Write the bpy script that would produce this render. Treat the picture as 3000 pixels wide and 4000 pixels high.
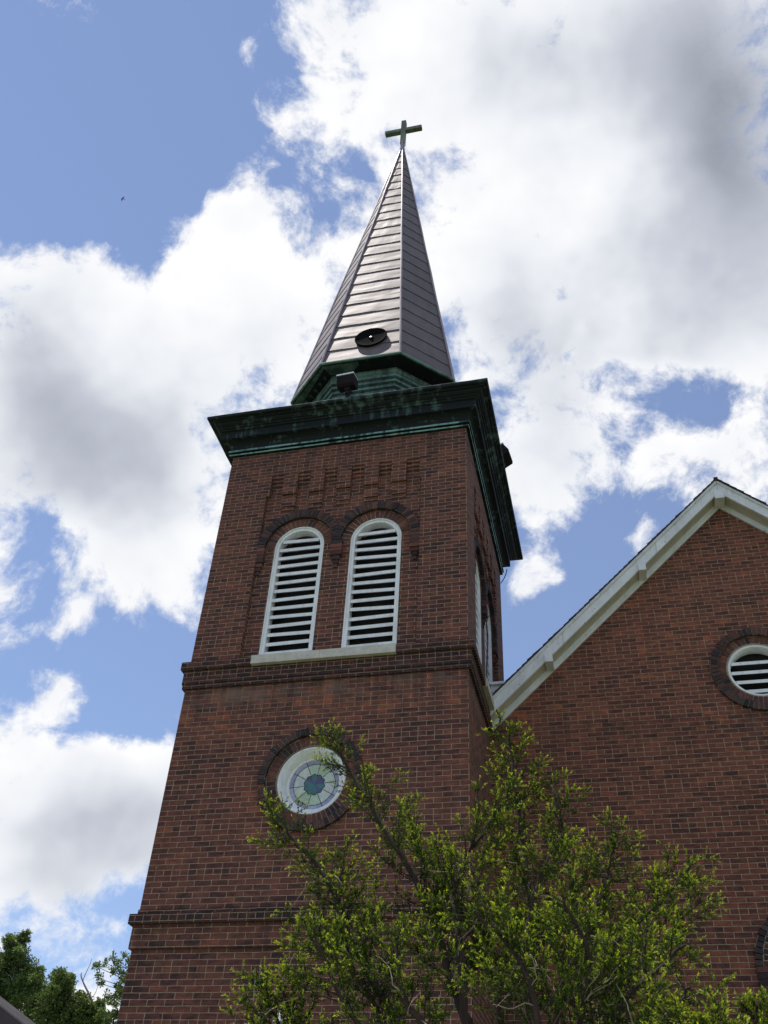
import bpy, bmesh, math, random
from mathutils import Vector, Matrix
from mathutils.geometry import tessellate_polygon
import numpy as np

random.seed(7)
RNG = np.random.default_rng(11)
for o in list(bpy.data.objects):
    bpy.data.objects.remove(o)
SC = bpy.context.scene
COL = SC.collection
GROUND = -1.6            # heights are measured from the photographer's eye

# ------------------------------------------------------------------ camera
CAM_POS = (5.4119, -10.2549, 0.0)
CAM_RIGHT = (0.972831, 0.226419, 0.048320)
CAM_UP = (0.110214, -0.636462, 0.763393)
CAM_LENS = 33.5365

cam = bpy.data.objects.new('camera', bpy.data.cameras.new('camera'))
COL.objects.link(cam)
cam.data.sensor_fit = 'VERTICAL'
cam.data.sensor_height = 36.0
cam.data.lens = CAM_LENS
cam.data.clip_end = 3000
_r, _u = Vector(CAM_RIGHT), Vector(CAM_UP)
_b = _r.cross(_u)
cam.matrix_world = Matrix(((_r.x, _u.x, _b.x, CAM_POS[0]), (_r.y, _u.y, _b.y, CAM_POS[1]), (_r.z, _u.z, _b.z, CAM_POS[2]), (0, 0, 0, 1)))
SC.camera = cam

# ------------------------------------------------------------------ exposure, sun, sky
SC.view_settings.view_transform = 'Standard'
SC.view_settings.look = 'None'
SC.view_settings.exposure = 0.4
SC.view_settings.gamma = 1.0
SUN_DIR = Vector((-0.30, 0.02, 0.953)).normalized()
sun = bpy.data.objects.new('sun', bpy.data.lights.new('sun', 'SUN'))
COL.objects.link(sun)
sun.data.energy = 4.0
sun.data.angle = math.radians(0.6)
sun.data.color = (1.0, 0.95, 0.87)
sun.rotation_euler = SUN_DIR.to_track_quat('Z', 'Y').to_euler()

# cloud banks as they stand on the sky dome
CLOUD_COVER = [  # direction, angular radius, weight
    (-0.4118, 0.3561, 0.8388, 0.1338, -1.1),
    (-0.3118, 0.3647, 0.8774, 0.0991, -0.9),
    (-0.4323, 0.2789, 0.8575, 0.0982, -0.6),
    (-0.4059, 0.4301, 0.8064, 0.0770, -0.9),
    (-0.4796, 0.4107, 0.7755, 0.0497, -0.8),
    (-0.3033, 0.4280, 0.8514, 0.0649, -0.7),
    (-0.2597, 0.4720, 0.8425, 0.0578, -0.45),
    (-0.2171, 0.4685, 0.8564, 0.0532, -0.35),
    (-0.1823, 0.4583, 0.8699, 0.0263, -0.4),
    (-0.2466, 0.4950, 0.8332, 0.0496, -0.2),
    (-0.2400, 0.3937, 0.8874, 0.0464, -0.3),
    (-0.2463, 0.3509, 0.9034, 0.0571, -0.35),
    (-0.2478, 0.3727, 0.8942, 0.0166, 0.7),
    (-0.2250, 0.4243, 0.8771, 0.0215, 0.8),
    (-0.1712, 0.4496, 0.8766, 0.0174, 0.6),
    (-0.2952, 0.3110, 0.9034, 0.0138, 0.6),
    (-0.2432, 0.3890, 0.8886, 0.0147, 0.5),
    (-0.4036, 0.4749, 0.7820, 0.0330, -0.9),
    (-0.4868, 0.4336, 0.7583, 0.0252, 0.3),
    (-0.0010, 0.4287, 0.9034, 0.2149, 1.2),
    (0.0695, 0.5663, 0.8213, 0.1835, 1.1),
    (0.0635, 0.6161, 0.7851, 0.1163, 0.6),
    (-0.0173, 0.6998, 0.7142, 0.0612, 0.6),
    (0.1653, 0.6617, 0.7313, 0.0562, 0.6),
    (-0.1060, 0.3972, 0.9116, 0.0790, 0.6),
    (-0.0729, 0.6028, 0.7946, 0.1161, 0.8),
    (0.1297, 0.6063, 0.7846, 0.1298, 0.8),
    (-0.0855, 0.5367, 0.8394, 0.0633, 0.5),
    (-0.2986, 0.4794, 0.8252, 0.0491, 1),
    (-0.3361, 0.4825, 0.8089, 0.0401, 0.6),
    (-0.4520, 0.5168, 0.7271, 0.1286, 1.3),
    (-0.3238, 0.5058, 0.7996, 0.0769, 0.9),
    (-0.2827, 0.5496, 0.7861, 0.0695, 0.8),
    (-0.3694, 0.5802, 0.7259, 0.1300, 1),
    (-0.5147, 0.5688, 0.6415, 0.1190, 1),
    (-0.4460, 0.6463, 0.6192, 0.0968, 0.9),
    (-0.4241, 0.7001, 0.5744, 0.0559, 0.6),
    (-0.3967, 0.7265, 0.5611, 0.0376, 0.5),
    (-0.4363, 0.7264, 0.5310, 0.0231, 0.4),
    (-0.4619, 0.4750, 0.7490, 0.0520, 0.5),
    (-0.2304, 0.5494, 0.8031, 0.0556, 0.3),
    (-0.2667, 0.5847, 0.7662, 0.0517, 0.5),
    (-0.5044, 0.6885, 0.5211, 0.0313, 1.7),
    (-0.5092, 0.7224, 0.4678, 0.0375, 1.8),
    (-0.5454, 0.6761, 0.4954, 0.0196, 0.9),
    (-0.5533, 0.6452, 0.5269, 0.0260, 0.9),
    (-0.5113, 0.6633, 0.5464, 0.0223, 0.4),
    (-0.4701, 0.7291, 0.4975, 0.0769, -1),
    (-0.5230, 0.7009, 0.4850, 0.0703, -0.75),
    (-0.5317, 0.6402, 0.5545, 0.0529, -0.6),
    (-0.4224, 0.7592, 0.4952, 0.0598, -0.8),
    (-0.4684, 0.7684, 0.4361, 0.0578, -0.9),
    (-0.4367, 0.7858, 0.4379, 0.0450, -0.7),
    (-0.5555, 0.6917, 0.4615, 0.0343, -0.3),
    (-0.5317, 0.7295, 0.4302, 0.0258, -0.35),
    (-0.5265, 0.7759, 0.3475, 0.1250, 1.2),
    (-0.4710, 0.8132, 0.3420, 0.0936, 0.9),
    (-0.4409, 0.8141, 0.3780, 0.0525, 0.6),
    (-0.5528, 0.7212, 0.4175, 0.0466, 0.7),
    (-0.4913, 0.7754, 0.3967, 0.0347, 0.4),
    (-0.4774, 0.8380, 0.2644, 0.0445, -0.9),
    (-0.5339, 0.8048, 0.2595, 0.0354, -0.3),
    (-0.4517, 0.8498, 0.2716, 0.0246, -0.4),
    (-0.4902, 0.8362, 0.2458, 0.0298, 0.75),
    (-0.4699, 0.8537, 0.2245, 0.0315, -0.5),
    (-0.4844, 0.8531, 0.1938, 0.0420, 0.4),
    (0.0936, 0.6906, 0.7172, 0.0473, -1.25),
    (0.0248, 0.6358, 0.7714, 0.0206, -0.8),
    (0.1315, 0.6979, 0.7041, 0.0355, -0.9),
    (0.0561, 0.6718, 0.7386, 0.0228, -0.6),
    (0.1126, 0.7107, 0.6944, 0.0269, -0.4),
    (-0.0834, 0.4842, 0.8710, 0.0123, -0.9),
    (-0.1065, 0.4719, 0.8752, 0.0096, -0.6),
    (-0.0764, 0.4836, 0.8719, 0.0070, -0.3),
    (0.0127, 0.6559, 0.7547, 0.0129, -0.5),
    (-0.0656, 0.8398, 0.5390, 0.0894, -1.4),
    (0.0112, 0.7821, 0.6231, 0.0491, -1.2),
    (0.0090, 0.8189, 0.5739, 0.0790, -1.2),
    (0.0621, 0.7781, 0.6251, 0.0390, -0.7),
    (-0.0685, 0.8044, 0.5902, 0.0238, -0.2),
    (-0.0458, 0.8109, 0.5834, 0.0402, 2),
    (0.0468, 0.7880, 0.6139, 0.0254, 2),
    (-0.0668, 0.8212, 0.5667, 0.0237, 0.9),
    (-0.0487, 0.7460, 0.6642, 0.0619, 0.7),
    (0.0697, 0.7322, 0.6775, 0.0504, 0.4),
    (0.1421, 0.7418, 0.6554, 0.0575, 0.7),
]
CLOUD_SHADE = [  # direction, angular radius, weight
    (-0.4740, 0.5719, 0.6696, 0.0988, 0.5),
    (-0.5039, 0.5948, 0.6263, 0.0802, 0.6),
    (-0.4345, 0.6315, 0.6422, 0.0601, 0.45),
    (-0.3767, 0.6137, 0.6939, 0.0655, 0.3),
    (-0.4947, 0.5188, 0.6972, 0.0481, 0.4),
    (0.1677, 0.4205, 0.8917, 0.0837, 0.55),
    (0.0079, 0.4594, 0.8882, 0.0800, 0.42),
    (0.2243, 0.5132, 0.8284, 0.1213, 1.4),
    (0.1831, 0.4153, 0.8911, 0.0977, 0.7),
    (-0.0187, 0.4002, 0.9162, 0.0529, 0.3),
    (0.0975, 0.5041, 0.8581, 0.0501, -0.1),
    (0.1951, 0.4878, 0.8509, 0.0589, 0.6),
    (-0.0099, 0.6517, 0.7584, 0.0882, 0.45),
    (0.0854, 0.6178, 0.7817, 0.0665, 0.4),
    (-0.0818, 0.6561, 0.7502, 0.0616, 0.4),
    (0.1127, 0.7392, 0.6640, 0.0494, 0.3),
    (-0.0341, 0.7444, 0.6669, 0.0570, 0.4),
    (0.0058, 0.7020, 0.7121, 0.0654, 0.35),
    (0.1503, 0.6482, 0.7465, 0.0564, 0.2),
    (-0.0539, 0.5724, 0.8182, 0.0548, 0.25),
    (-0.4695, 0.8263, 0.3112, 0.0794, 0.7),
    (-0.5083, 0.7898, 0.3433, 0.0545, 0.35),
    (-0.5369, 0.7913, 0.2925, 0.0562, 0.2),
    (-0.4522, 0.8175, 0.3566, 0.0432, 0.3),
    (-0.4897, 0.8381, 0.2403, 0.0316, 0.25),
    (-0.5092, 0.7224, 0.4678, 0.0397, 0.15),
    (-0.0461, 0.8123, 0.5814, 0.0426, 0.25),
    (0.0466, 0.7894, 0.6121, 0.0277, 0.35),
    (-0.2862, 0.5863, 0.7579, 0.0423, 0.2),
]


class NT:
    """small helper round a node tree"""
    def __init__(s, tree):
        s.t = tree
        s.n = tree.nodes
        s.l = tree.links
    def new(s, kind, **kw):
        n = s.n.new(kind)
        for k, v in kw.items():
            setattr(n, k, v)
        return n
    def put(s, sock, val):
        if val is None:
            return
        if isinstance(val, bpy.types.NodeSocket):
            s.l.new(val, sock)
        else:
            if hasattr(sock.default_value, '__len__') and not hasattr(val, '__len__'):
                val = (val,) * len(sock.default_value)
            if hasattr(sock.default_value, '__len__') and len(val) == 3 and len(sock.default_value) == 4:
                val = (*val, 1.0)
            sock.default_value = val
    def math(s, op, a, b=None, c=None, clamp=False):
        n = s.new('ShaderNodeMath', operation=op, use_clamp=clamp)
        for i, v in enumerate((a, b, c)):
            s.put(n.inputs[i], v)
        return n.outputs[0]
    def vmath(s, op, a, b=None, out=0):
        n = s.new('ShaderNodeVectorMath', operation=op)
        s.put(n.inputs[0], a)
        s.put(n.inputs[1], b)
        return n.outputs[out]
    def maprange(s, v, a, b, c=0.0, d=1.0, interp='LINEAR'):
        n = s.new('ShaderNodeMapRange', interpolation_type=interp)
        s.put(n.inputs['Value'], v)
        for k, x in (('From Min', a), ('From Max', b), ('To Min', c), ('To Max', d)):
            s.put(n.inputs[k], x)
        return n.outputs['Result']
    def mix(s, f, a, b, blend='MIX'):
        n = s.new('ShaderNodeMix', data_type='RGBA', blend_type=blend)
        s.put(n.inputs[0], f)
        s.put(n.inputs[6], a)
        s.put(n.inputs[7], b)
        return n.outputs[2]
    def noise(s, vec, scale, detail=4.0, rough=0.55, dist=0.0, out=0):
        n = s.new('ShaderNodeTexNoise')
        s.put(n.inputs['Vector'], vec)
        s.put(n.inputs['Scale'], scale)
        s.put(n.inputs['Detail'], detail)
        s.put(n.inputs['Roughness'], rough)
        s.put(n.inputs['Distortion'], dist)
        return n.outputs[out]
    def ramp(s, f, stops, interp='LINEAR'):
        n = s.new('ShaderNodeValToRGB')
        n.color_ramp.interpolation = interp
        e = n.color_ramp.elements
        while len(e) < len(stops):
            e.new(0.5)
        for el, (p, c) in zip(e, stops):
            el.position = p
            el.color = (*c, 1.0) if len(c) == 3 else c
        s.put(n.inputs[0], f)
        return n.outputs[0]
    def mapping(s, vec, scale=(1, 1, 1), loc=(0, 0, 0), rot=(0, 0, 0)):
        n = s.new('ShaderNodeMapping')
        s.put(n.inputs['Vector'], vec)
        n.inputs['Scale'].default_value = scale
        n.inputs['Location'].default_value = loc
        n.inputs['Rotation'].default_value = rot
        return n.outputs[0]

world = bpy.data.worlds.new('World')
SC.world = world
world.use_nodes = True
W_ = NT(world.node_tree)
W_.n.clear()
sky = W_.new('ShaderNodeTexSky', sky_type='NISHITA')
sky.sun_disc = False
sky.sun_elevation = math.asin(SUN_DIR.z)
sky.sun_rotation = math.atan2(SUN_DIR.x, SUN_DIR.y)
sky.air_density = 1.0
sky.dust_density = 0.0
sky.ozone_density = 2.5
wdir = W_.new('ShaderNodeTexCoord').outputs['Generated']
warp = W_.noise(wdir, 5.0, 3.0, 0.5, out=1)
warp = W_.vmath('SCALE', W_.vmath('SUBTRACT', warp, (0.5, 0.5, 0.5)))
warp.node.inputs['Scale'].default_value = 0.10
wd2 = W_.vmath('ADD', wdir, warp)
def field(blobs, vec, spread=1.35):
    tot = None
    for x, y, z, r, w in blobs:
        d = W_.vmath('DISTANCE', vec, (x, y, z), out=1)
        m = W_.maprange(d, 0.0, r * spread, w, 0.0, 'SMOOTHSTEP')
        tot = m if tot is None else W_.math('ADD', tot, m)
    return tot
puff = W_.noise(wdir, 11.0, 12.0, 0.60, 0.0)
wisp = W_.noise(wd2, 27.0, 12.0, 0.66, 0.1)
cover = field(CLOUD_COVER, wd2)
cover = W_.math('MINIMUM', W_.math('MAXIMUM', cover, -1.3), 1.5)
# behind the photographer: broken cloud too
nz = W_.math('ADD', cover, W_.math('MULTIPLY', W_.math('SUBTRACT', puff, 0.5), 3.4))
nz = W_.math('ADD', nz, W_.math('MULTIPLY', W_.math('SUBTRACT', wisp, 0.5), 3.3))
mask = W_.maprange(nz, -0.30, 0.80, 0.0, 1.0, 'SMOOTHSTEP')
core = W_.maprange(W_.math('ADD', cover, W_.math('MULTIPLY', W_.math('SUBTRACT', puff, 0.5), 1.0)), -0.2, 1.4, 0.0, 1.0, 'SMOOTHSTEP')
shade = W_.math('MULTIPLY', field(CLOUD_SHADE, wd2, 1.9), 0.60)
off = W_.vmath('ADD', wdir, tuple(SUN_DIR * 0.022))
puff_s = W_.noise(off, 11.0, 3.0, 0.5, 0.0)
puff_0 = W_.noise(wdir, 11.0, 3.0, 0.5, 0.0)
bill = W_.noise(wd2, 4.0, 3.0, 0.45, 0.0)
shade = W_.math('ADD', W_.math('MULTIPLY', shade, core), W_.math('MULTIPLY', W_.math('SUBTRACT', bill, 0.5), 0.35))
shade = W_.math('ADD', shade, W_.math('MULTIPLY', W_.math('SUBTRACT', puff_s, puff_0), 0.65))
shade = W_.math('ADD', shade, 0.06)
ccol = W_.ramp(W_.math('MULTIPLY', shade, 0.8, clamp=True), [(0.0, (0.76, 0.76, 0.77)), (0.22, (0.64, 0.66, 0.695)), (0.5, (0.42, 0.445, 0.505)), (1.0, (0.22, 0.24, 0.285))])
skyc = W_.vmath('MULTIPLY', sky.outputs[0], (0.12, 0.12, 0.12))
skyc = W_.mix(1.0, skyc, (1.0, 0.97, 1.04), 'MULTIPLY')
skyc = W_.mix(0.15, skyc, (0.40, 0.425, 0.445))
wcol = W_.mix(mask, skyc, ccol)
bg = W_.new('ShaderNodeBackground')
W_.put(bg.inputs['Color'], wcol)
bg.inputs['Strength'].default_value = 1.0
wo = W_.new('ShaderNodeOutputWorld')
W_.l.new(bg.outputs[0], wo.inputs[0])
world.cycles.sampling_method = 'MANUAL'
world.cycles.sample_map_resolution = 512

# ------------------------------------------------------------------ materials
def material(name):
    m = bpy.data.materials.new(name)
    m.use_nodes = True
    t = NT(m.node_tree)
    t.n.clear()
    p = t.new('ShaderNodeBsdfPrincipled')
    o = t.new('ShaderNodeOutputMaterial')
    t.l.new(p.outputs[0], o.inputs[0])
    return m, t, p
def bump(t, p, h, strength=0.5, dist=0.01):
    b = t.new('ShaderNodeBump')
    b.inputs['Strength'].default_value = strength
    b.inputs['Distance'].default_value = dist
    t.put(b.inputs['Height'], h)
    t.l.new(b.outputs[0], p.inputs['Normal'])

BRICK_RAMP = [(0.0, (0.048, 0.030, 0.031)), (0.25, (0.085, 0.039, 0.036)), (0.5, (0.142, 0.056, 0.045)), (0.75, (0.182, 0.069, 0.052)), (0.93, (0.225, 0.082, 0.056)), (1.0, (0.31, 0.10, 0.055))]
MORTAR = (0.42, 0.31, 0.205)
def brick_material(name, gain=1.0, tint=(1, 1, 1), soot=0.0, repair=0.0, bed=0.0655, length=0.205):
    m, t, p = material(name)
    uv = t.new('ShaderNodeUVMap', uv_map='uv').outputs[0]
    pos = t.new('ShaderNodeTexCoord').outputs['Object']
    w = t.noise(uv, 6.0, 3.0, 0.5, out=1)
    w = t.vmath('SCALE', t.vmath('SUBTRACT', w, (0.5, 0.5, 0.5)))
    w.node.inputs['Scale'].default_value = 0.010
    uvw = t.vmath('ADD', uv, w)
    outs = []
    for bw in (length, length / 2):
        b = t.new('ShaderNodeTexBrick')
        b.offset = 0.5
        b.offset_frequency = 2
        b.squash = 1.0
        t.put(b.inputs['Vector'], uvw)
        b.inputs['Color1'].default_value = (0, 0, 0, 1)
        b.inputs['Color2'].default_value = (1, 1, 1, 1)
        b.inputs['Mortar'].default_value = (0.5, 0.5, 0.5, 1)
        b.inputs['Scale'].default_value = 1.0
        b.inputs['Mortar Size'].default_value = 0.0050
        b.inputs['Mortar Smooth'].default_value = 0.35
        b.inputs['Brick Width'].default_value = bw
        b.inputs['Row Height'].default_value = bed
        outs.append(b)
    sep = t.new('ShaderNodeSeparateXYZ')
    t.put(sep.inputs[0], uvw)
    row = t.math('FLOOR', t.math('DIVIDE', sep.outputs[1], bed))
    hdr = t.math('COMPARE', t.math('FLOORED_MODULO', row, 8.0), 3.0, 0.1)
    rnd = t.mix(hdr, outs[0].outputs['Color'], outs[1].outputs['Color'])
    fac = t.mix(hdr, outs[0].outputs['Fac'], outs[1].outputs['Fac'])
    rb = t.new('ShaderNodeRGBToBW')
    t.put(rb.inputs[0], rnd)
    big = t.noise(pos, 0.55, 4.0, 0.6)
    mid = t.noise(pos, 2.3, 5.0, 0.6)
    grain = t.noise(uv, 60.0, 4.0, 0.6)
    blot = t.noise(t.mapping(uv, (0.6, 1.5, 1.0)), 11.0, 5.0, 0.62)
    v = t.math('ADD', t.math('MULTIPLY_ADD', rb.outputs[0], 0.52, 0.24), t.math('MULTIPLY', t.math('SUBTRACT', mid, 0.5), 0.5))
    v = t.math('ADD', v, t.math('MULTIPLY', t.math('SUBTRACT', big, 0.5), 0.85))
    v = t.math('ADD', v, t.math('MULTIPLY', t.math('SUBTRACT', blot, 0.5), 1.9))
    sz = t.new('ShaderNodeSeparateXYZ')
    t.put(sz.inputs[0], pos)
    # a belt of later, redder repair bricks under the upper string course
    belt = t.maprange(t.math('ABSOLUTE', t.math('SUBTRACT', sz.outputs[2], 5.95)), 0.10, 0.55, repair, 0.0, 'SMOOTHSTEP')
    v = t.math('ADD', v, t.math('MULTIPLY', belt, t.maprange(mid, 0.35, 0.6)))
    v = t.math('SUBTRACT', v, soot, clamp=True)
    c = t.ramp(v, BRICK_RAMP)
    g = t.maprange(grain, 0.3, 0.7, 0.72, 1.25)
    c = t.mix(1.0, c, t.vmath('MULTIPLY', (tint[0] * gain, tint[1] * gain, tint[2] * gain), g), 'MULTIPLY')
    mg = t.maprange(t.noise(uv, 14.0, 4.0, 0.65), 0.3, 0.7, 0.55, 1.15)
    mc = t.mix(1.0, tuple(x * (1 - 0.55 * soot) for x in MORTAR), mg, 'MULTIPLY')
    col = t.mix(fac, c, mc)
    # lime wash and dirt drifting over the wall
    st = t.maprange(t.noise(t.mapping(pos, (1.3, 1.3, 0.55)), 1.4, 6.0, 0.65), 0.58, 0.80, 0.0, 0.22)
    col = t.mix(st, col, (0.26, 0.19, 0.15))
    dk = t.maprange(t.noise(t.mapping(pos, (1.6, 1.6, 0.4), (3, 1, 2)), 1.1, 6.0, 0.65), 0.55, 0.80, 0.0, 0.45)
    col = t.mix(dk, col, t.mix(1.0, col, (0.42, 0.40, 0.42), 'MULTIPLY'))
    # soot and lime run-off below every ledge
    run = t.noise(t.mapping(pos, (5.5, 5.5, 0.35), (1, 4, 0)), 1.5, 6.0, 0.65)
    for zl, ln, k in (((10.47, 0.9, 0.7), (6.48, 1.1, 0.9), (6.22, 0.5, 0.4), (3.22, 0.6, 0.6)) if repair else ((6.36, 0.5, 0.6),)):
        dz = t.math('SUBTRACT', zl, sz.outputs[2])
        f = t.math('MULTIPLY', t.maprange(dz, 0.0, ln, k, 0.0), t.math('GREATER_THAN', dz, 0.0))
        f = t.math('MULTIPLY', f, t.maprange(run, 0.42, 0.68))
        col = t.mix(f, col, (0.035, 0.028, 0.027))
    lime = t.math('MULTIPLY', t.maprange(t.math('ABSOLUTE', t.math('SUBTRACT', sz.outputs[2], 6.12)), 0.03, 0.22, repair * 1.3, 0.0), t.maprange(t.noise(pos, 2.1, 6.0, 0.65), 0.45, 0.62))
    col = t.mix(lime, col, (0.20, 0.155, 0.125))
    # dark weathered arrises near the tower corners
    t.put(p.inputs['Base Color'], col)
    p.inputs['Roughness'].default_value = 0.92
    p.inputs['Specular IOR Level'].default_value = 0.2
    h = t.math('SUBTRACT', t.math('MULTIPLY', grain, 0.25), fac)
    h = t.math('ADD', h, t.math('MULTIPLY', rb.outputs[0], 0.22))
    bump(t, p, h, 0.9, 0.010)
    return m

M_BRICK = brick_material('tower_brick', repair=0.42)
M_BRICK_N = brick_material('nave_brick', 1.10, (1.03, 0.98, 0.88))
M_SOOT = brick_material('sooty_brick', 0.85, (0.95, 0.95, 1.0), 0.30)

def tint_material(name, rough=0.9):
    """masonry pieces whose own colour is stored piece by piece"""
    m, t, p = material(name)
    a = t.new('ShaderNodeAttribute', attribute_name='tint')
    pos = t.new('ShaderNodeTexCoord').outputs['Object']
    g = t.maprange(t.noise(pos, 45.0, 5.0, 0.65), 0.3, 0.7, 0.6, 1.35)
    t.put(p.inputs['Base Color'], t.mix(1.0, a.outputs['Color'], g, 'MULTIPLY'))
    p.inputs['Roughness'].default_value = rough
    p.inputs['Specular IOR Level'].default_value = 0.2
    bump(t, p, t.noise(pos, 60.0, 4.0, 0.6), 0.5, 0.006)
    return m
M_TINT = tint_material('cut_brick')

def simple(name, col, rough=0.6, metal=0.0, var=0.25, scale=8.0, bumpy=0.0, spec=0.5, col2=None, stretch=(1, 1, 1)):
    m, t, p = material(name)
    pos = t.mapping(t.new('ShaderNodeTexCoord').outputs['Object'], stretch)
    n = t.noise(pos, scale, 6.0, 0.6)
    if col2:
        c = t.mix(t.maprange(n, 0.38, 0.66), col, col2)
    else:
        c = t.mix(1.0, col, t.maprange(n, 0.3, 0.7, 1 - var, 1 + var), 'MULTIPLY')
    t.put(p.inputs['Base Color'], c)
    p.inputs['Roughness'].default_value = rough
    p.inputs['Metallic'].default_value = metal
    p.inputs['Specular IOR Level'].default_value = spec
    if bumpy:
        bump(t, p, t.noise(pos, scale * 4, 5.0, 0.6), bumpy, 0.01)
    return m

def paint_material(name, col, chips=0.62):
    m, t, p = material(name)
    pos = t.new('ShaderNodeTexCoord').outputs['Object']
    d = t.maprange(t.noise(pos, 3.0, 6.0, 0.65), 0.3, 0.75, 1.08, 0.80)
    c = t.mix(1.0, col, d, 'MULTIPLY')
    dirt = t.maprange(t.noise(t.mapping(pos, (9, 9, 1.5)), 1.6, 6.0, 0.7), 0.50, 0.78, 0.0, 0.6)
    c = t.mix(dirt, c, (0.42, 0.40, 0.34))
    ch = t.maprange(t.noise(pos, 17.0, 7.0, 0.68), chips, chips + 0.03, 0.0, 1.0)
    c = t.mix(ch, c, (0.20, 0.17, 0.14))
    t.put(p.inputs['Base Color'], c)
    p.inputs['Roughness'].default_value = 0.55
    p.inputs['Specular IOR Level'].default_value = 0.35
    bump(t, p, t.noise(pos, 30.0, 4.0, 0.6), 0.25, 0.004)
    return m
M_WHITE = paint_material('white_paint', (0.84, 0.85, 0.85), 0.72)
M_TRIM = paint_material('weathered_white_paint', (0.74, 0.75, 0.76), 0.635)

def copper_material(name, dark, green, lo=0.5, hi=0.72, drip=True):
    m, t, p = material(name)
    pos = t.new('ShaderNodeTexCoord').outputs['Object']
    n = t.noise(t.mapping(pos, (5.5, 5.5, 0.5)), 1.5, 7.0, 0.68)
    b = t.noise(pos, 0.9, 4.0, 0.6)
    s = t.noise(t.mapping(pos, (2.0, 2.0, 26.0)), 1.0, 5.0, 0.6)
    v = t.math('ADD', n, t.math('MULTIPLY', t.math('SUBTRACT', b, 0.5), 0.55))
    v = t.math('ADD', v, t.math('MULTIPLY', t.math('SUBTRACT', s, 0.5), 0.35))
    f = t.maprange(v, lo, hi)
    c = t.mix(f, dark, green)
    rust = t.maprange(t.noise(pos, 5.0, 6.0, 0.7), 0.6, 0.72, 0.0, 0.5)
    c = t.mix(rust, c, (0.045, 0.030, 0.022))
    t.put(p.inputs['Base Color'], c)
    t.put(p.inputs['Metallic'], t.maprange(f, 0.0, 1.0, 0.12, 0.0))
    p.inputs['Roughness'].default_value = 0.7
    p.inputs['Specular IOR Level'].default_value = 0.25
    bump(t, p, t.noise(pos, 22.0, 5.0, 0.6), 0.35, 0.008)
    return m
M_COPPER = copper_material('old_copper', (0.010, 0.015, 0.017), (0.078, 0.132, 0.124), 0.55, 0.70)
M_VERDI = copper_material('verdigris_copper', (0.040, 0.068, 0.064), (0.11, 0.18, 0.168), 0.40, 0.64)
M_DRUM = copper_material('blue_green_copper', (0.046, 0.072, 0.078), (0.15, 0.25, 0.245), 0.38, 0.62)
M_LIP = copper_material('bright_verdigris', (0.070, 0.112, 0.102), (0.165, 0.295, 0.25), 0.32, 0.56)

def spire_material():
    m, t, p = material('bronze_sheet_metal')
    pos = t.new('ShaderNodeTexCoord').outputs['Object']
    n = t.noise(pos, 1.6, 5.0, 0.6)
    st = t.noise(t.mapping(pos, (7, 7, 0.5)), 1.3, 5.0, 0.6)
    v = t.math('ADD', t.math('MULTIPLY', n, 0.5), t.math('MULTIPLY', st, 0.5))
    c = t.mix(t.maprange(v, 0.35, 0.65), (0.118, 0.092, 0.097), (0.155, 0.126, 0.130))
    a = t.new('ShaderNodeAttribute', attribute_name='tint')
    c = t.mix(1.0, c, a.outputs['Color'], 'MULTIPLY')
    t.put(p.inputs['Base Color'], c)
    p.inputs['Metallic'].default_value = 0.22
    p.inputs['Specular IOR Level'].default_value = 0.4
    p.inputs['Roughness'].default_value = 0.56
    dent = t.noise(t.mapping(pos, (1.1, 1.1, 3.0)), 1.3, 1.0, 0.4, 0.3)
    bump(t, p, dent, 0.17, 0.10)
    return m
M_SPIRE = spire_material()
M_RIDGE = simple('bronze_ridge_metal', (0.30, 0.25, 0.25), 0.3, 0.7, 0.15)
M_STONE = simple('limestone', (0.55, 0.52, 0.45), 0.85, 0, 0.18, 9.0, 0.3, 0.2)
M_SHINGLE = simple('asphalt_shingle', (0.045, 0.036, 0.040), 0.95, 0, 0.4, 14.0, 0.6, 0.2)
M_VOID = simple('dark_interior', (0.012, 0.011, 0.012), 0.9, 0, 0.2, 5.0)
M_BLACK = simple('black_plastic', (0.014, 0.014, 0.015), 0.85, 0, 0.3, 20.0, 0.0, 0.12)
M_LAMP = simple('brown_enamel_metal', (0.020, 0.015, 0.016), 0.75, 0.0, 0.25, 10.0, 0.0, 0.06)
M_HORN = simple('matt_black_horn_shade', (0.006, 0.006, 0.007), 0.95, 0, 0.3, 20.0, 0.0, 0.03)  # black horn, taken darker to stand for the shade inside its mouth
M_CHROME = simple('bright_metal', (0.75, 0.75, 0.76), 0.35, 0.6, 0.1, 12.0)
M_STEEL = simple('worn_grey_metal', (0.42, 0.43, 0.44), 0.4, 0.6, 0.25, 12.0)
M_CABLE = simple('black_cable_rubber', (0.016, 0.016, 0.017), 0.6)
M_LENS = simple('lamp_glass', (0.35, 0.36, 0.36), 0.12)
M_MORTAR = simple('mortar', (0.33, 0.27, 0.20), 0.95, 0, 0.35, 25.0, 0.5, 0.2)
M_BARK = simple('yew_bark', (0.045, 0.032, 0.026), 0.9, 0, 0.4, 18.0, 0.6, 0.2, stretch=(1, 1, 0.3))
M_TWIG = simple('dead_twig_bark', (0.30, 0.24, 0.19), 0.9, 0, 0.3, 18.0)
M_BARK_G = simple('grey_bark', (0.13, 0.105, 0.09), 0.9, 0, 0.4, 12.0, 0.6, 0.2, stretch=(1, 1, 0.3))

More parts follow.
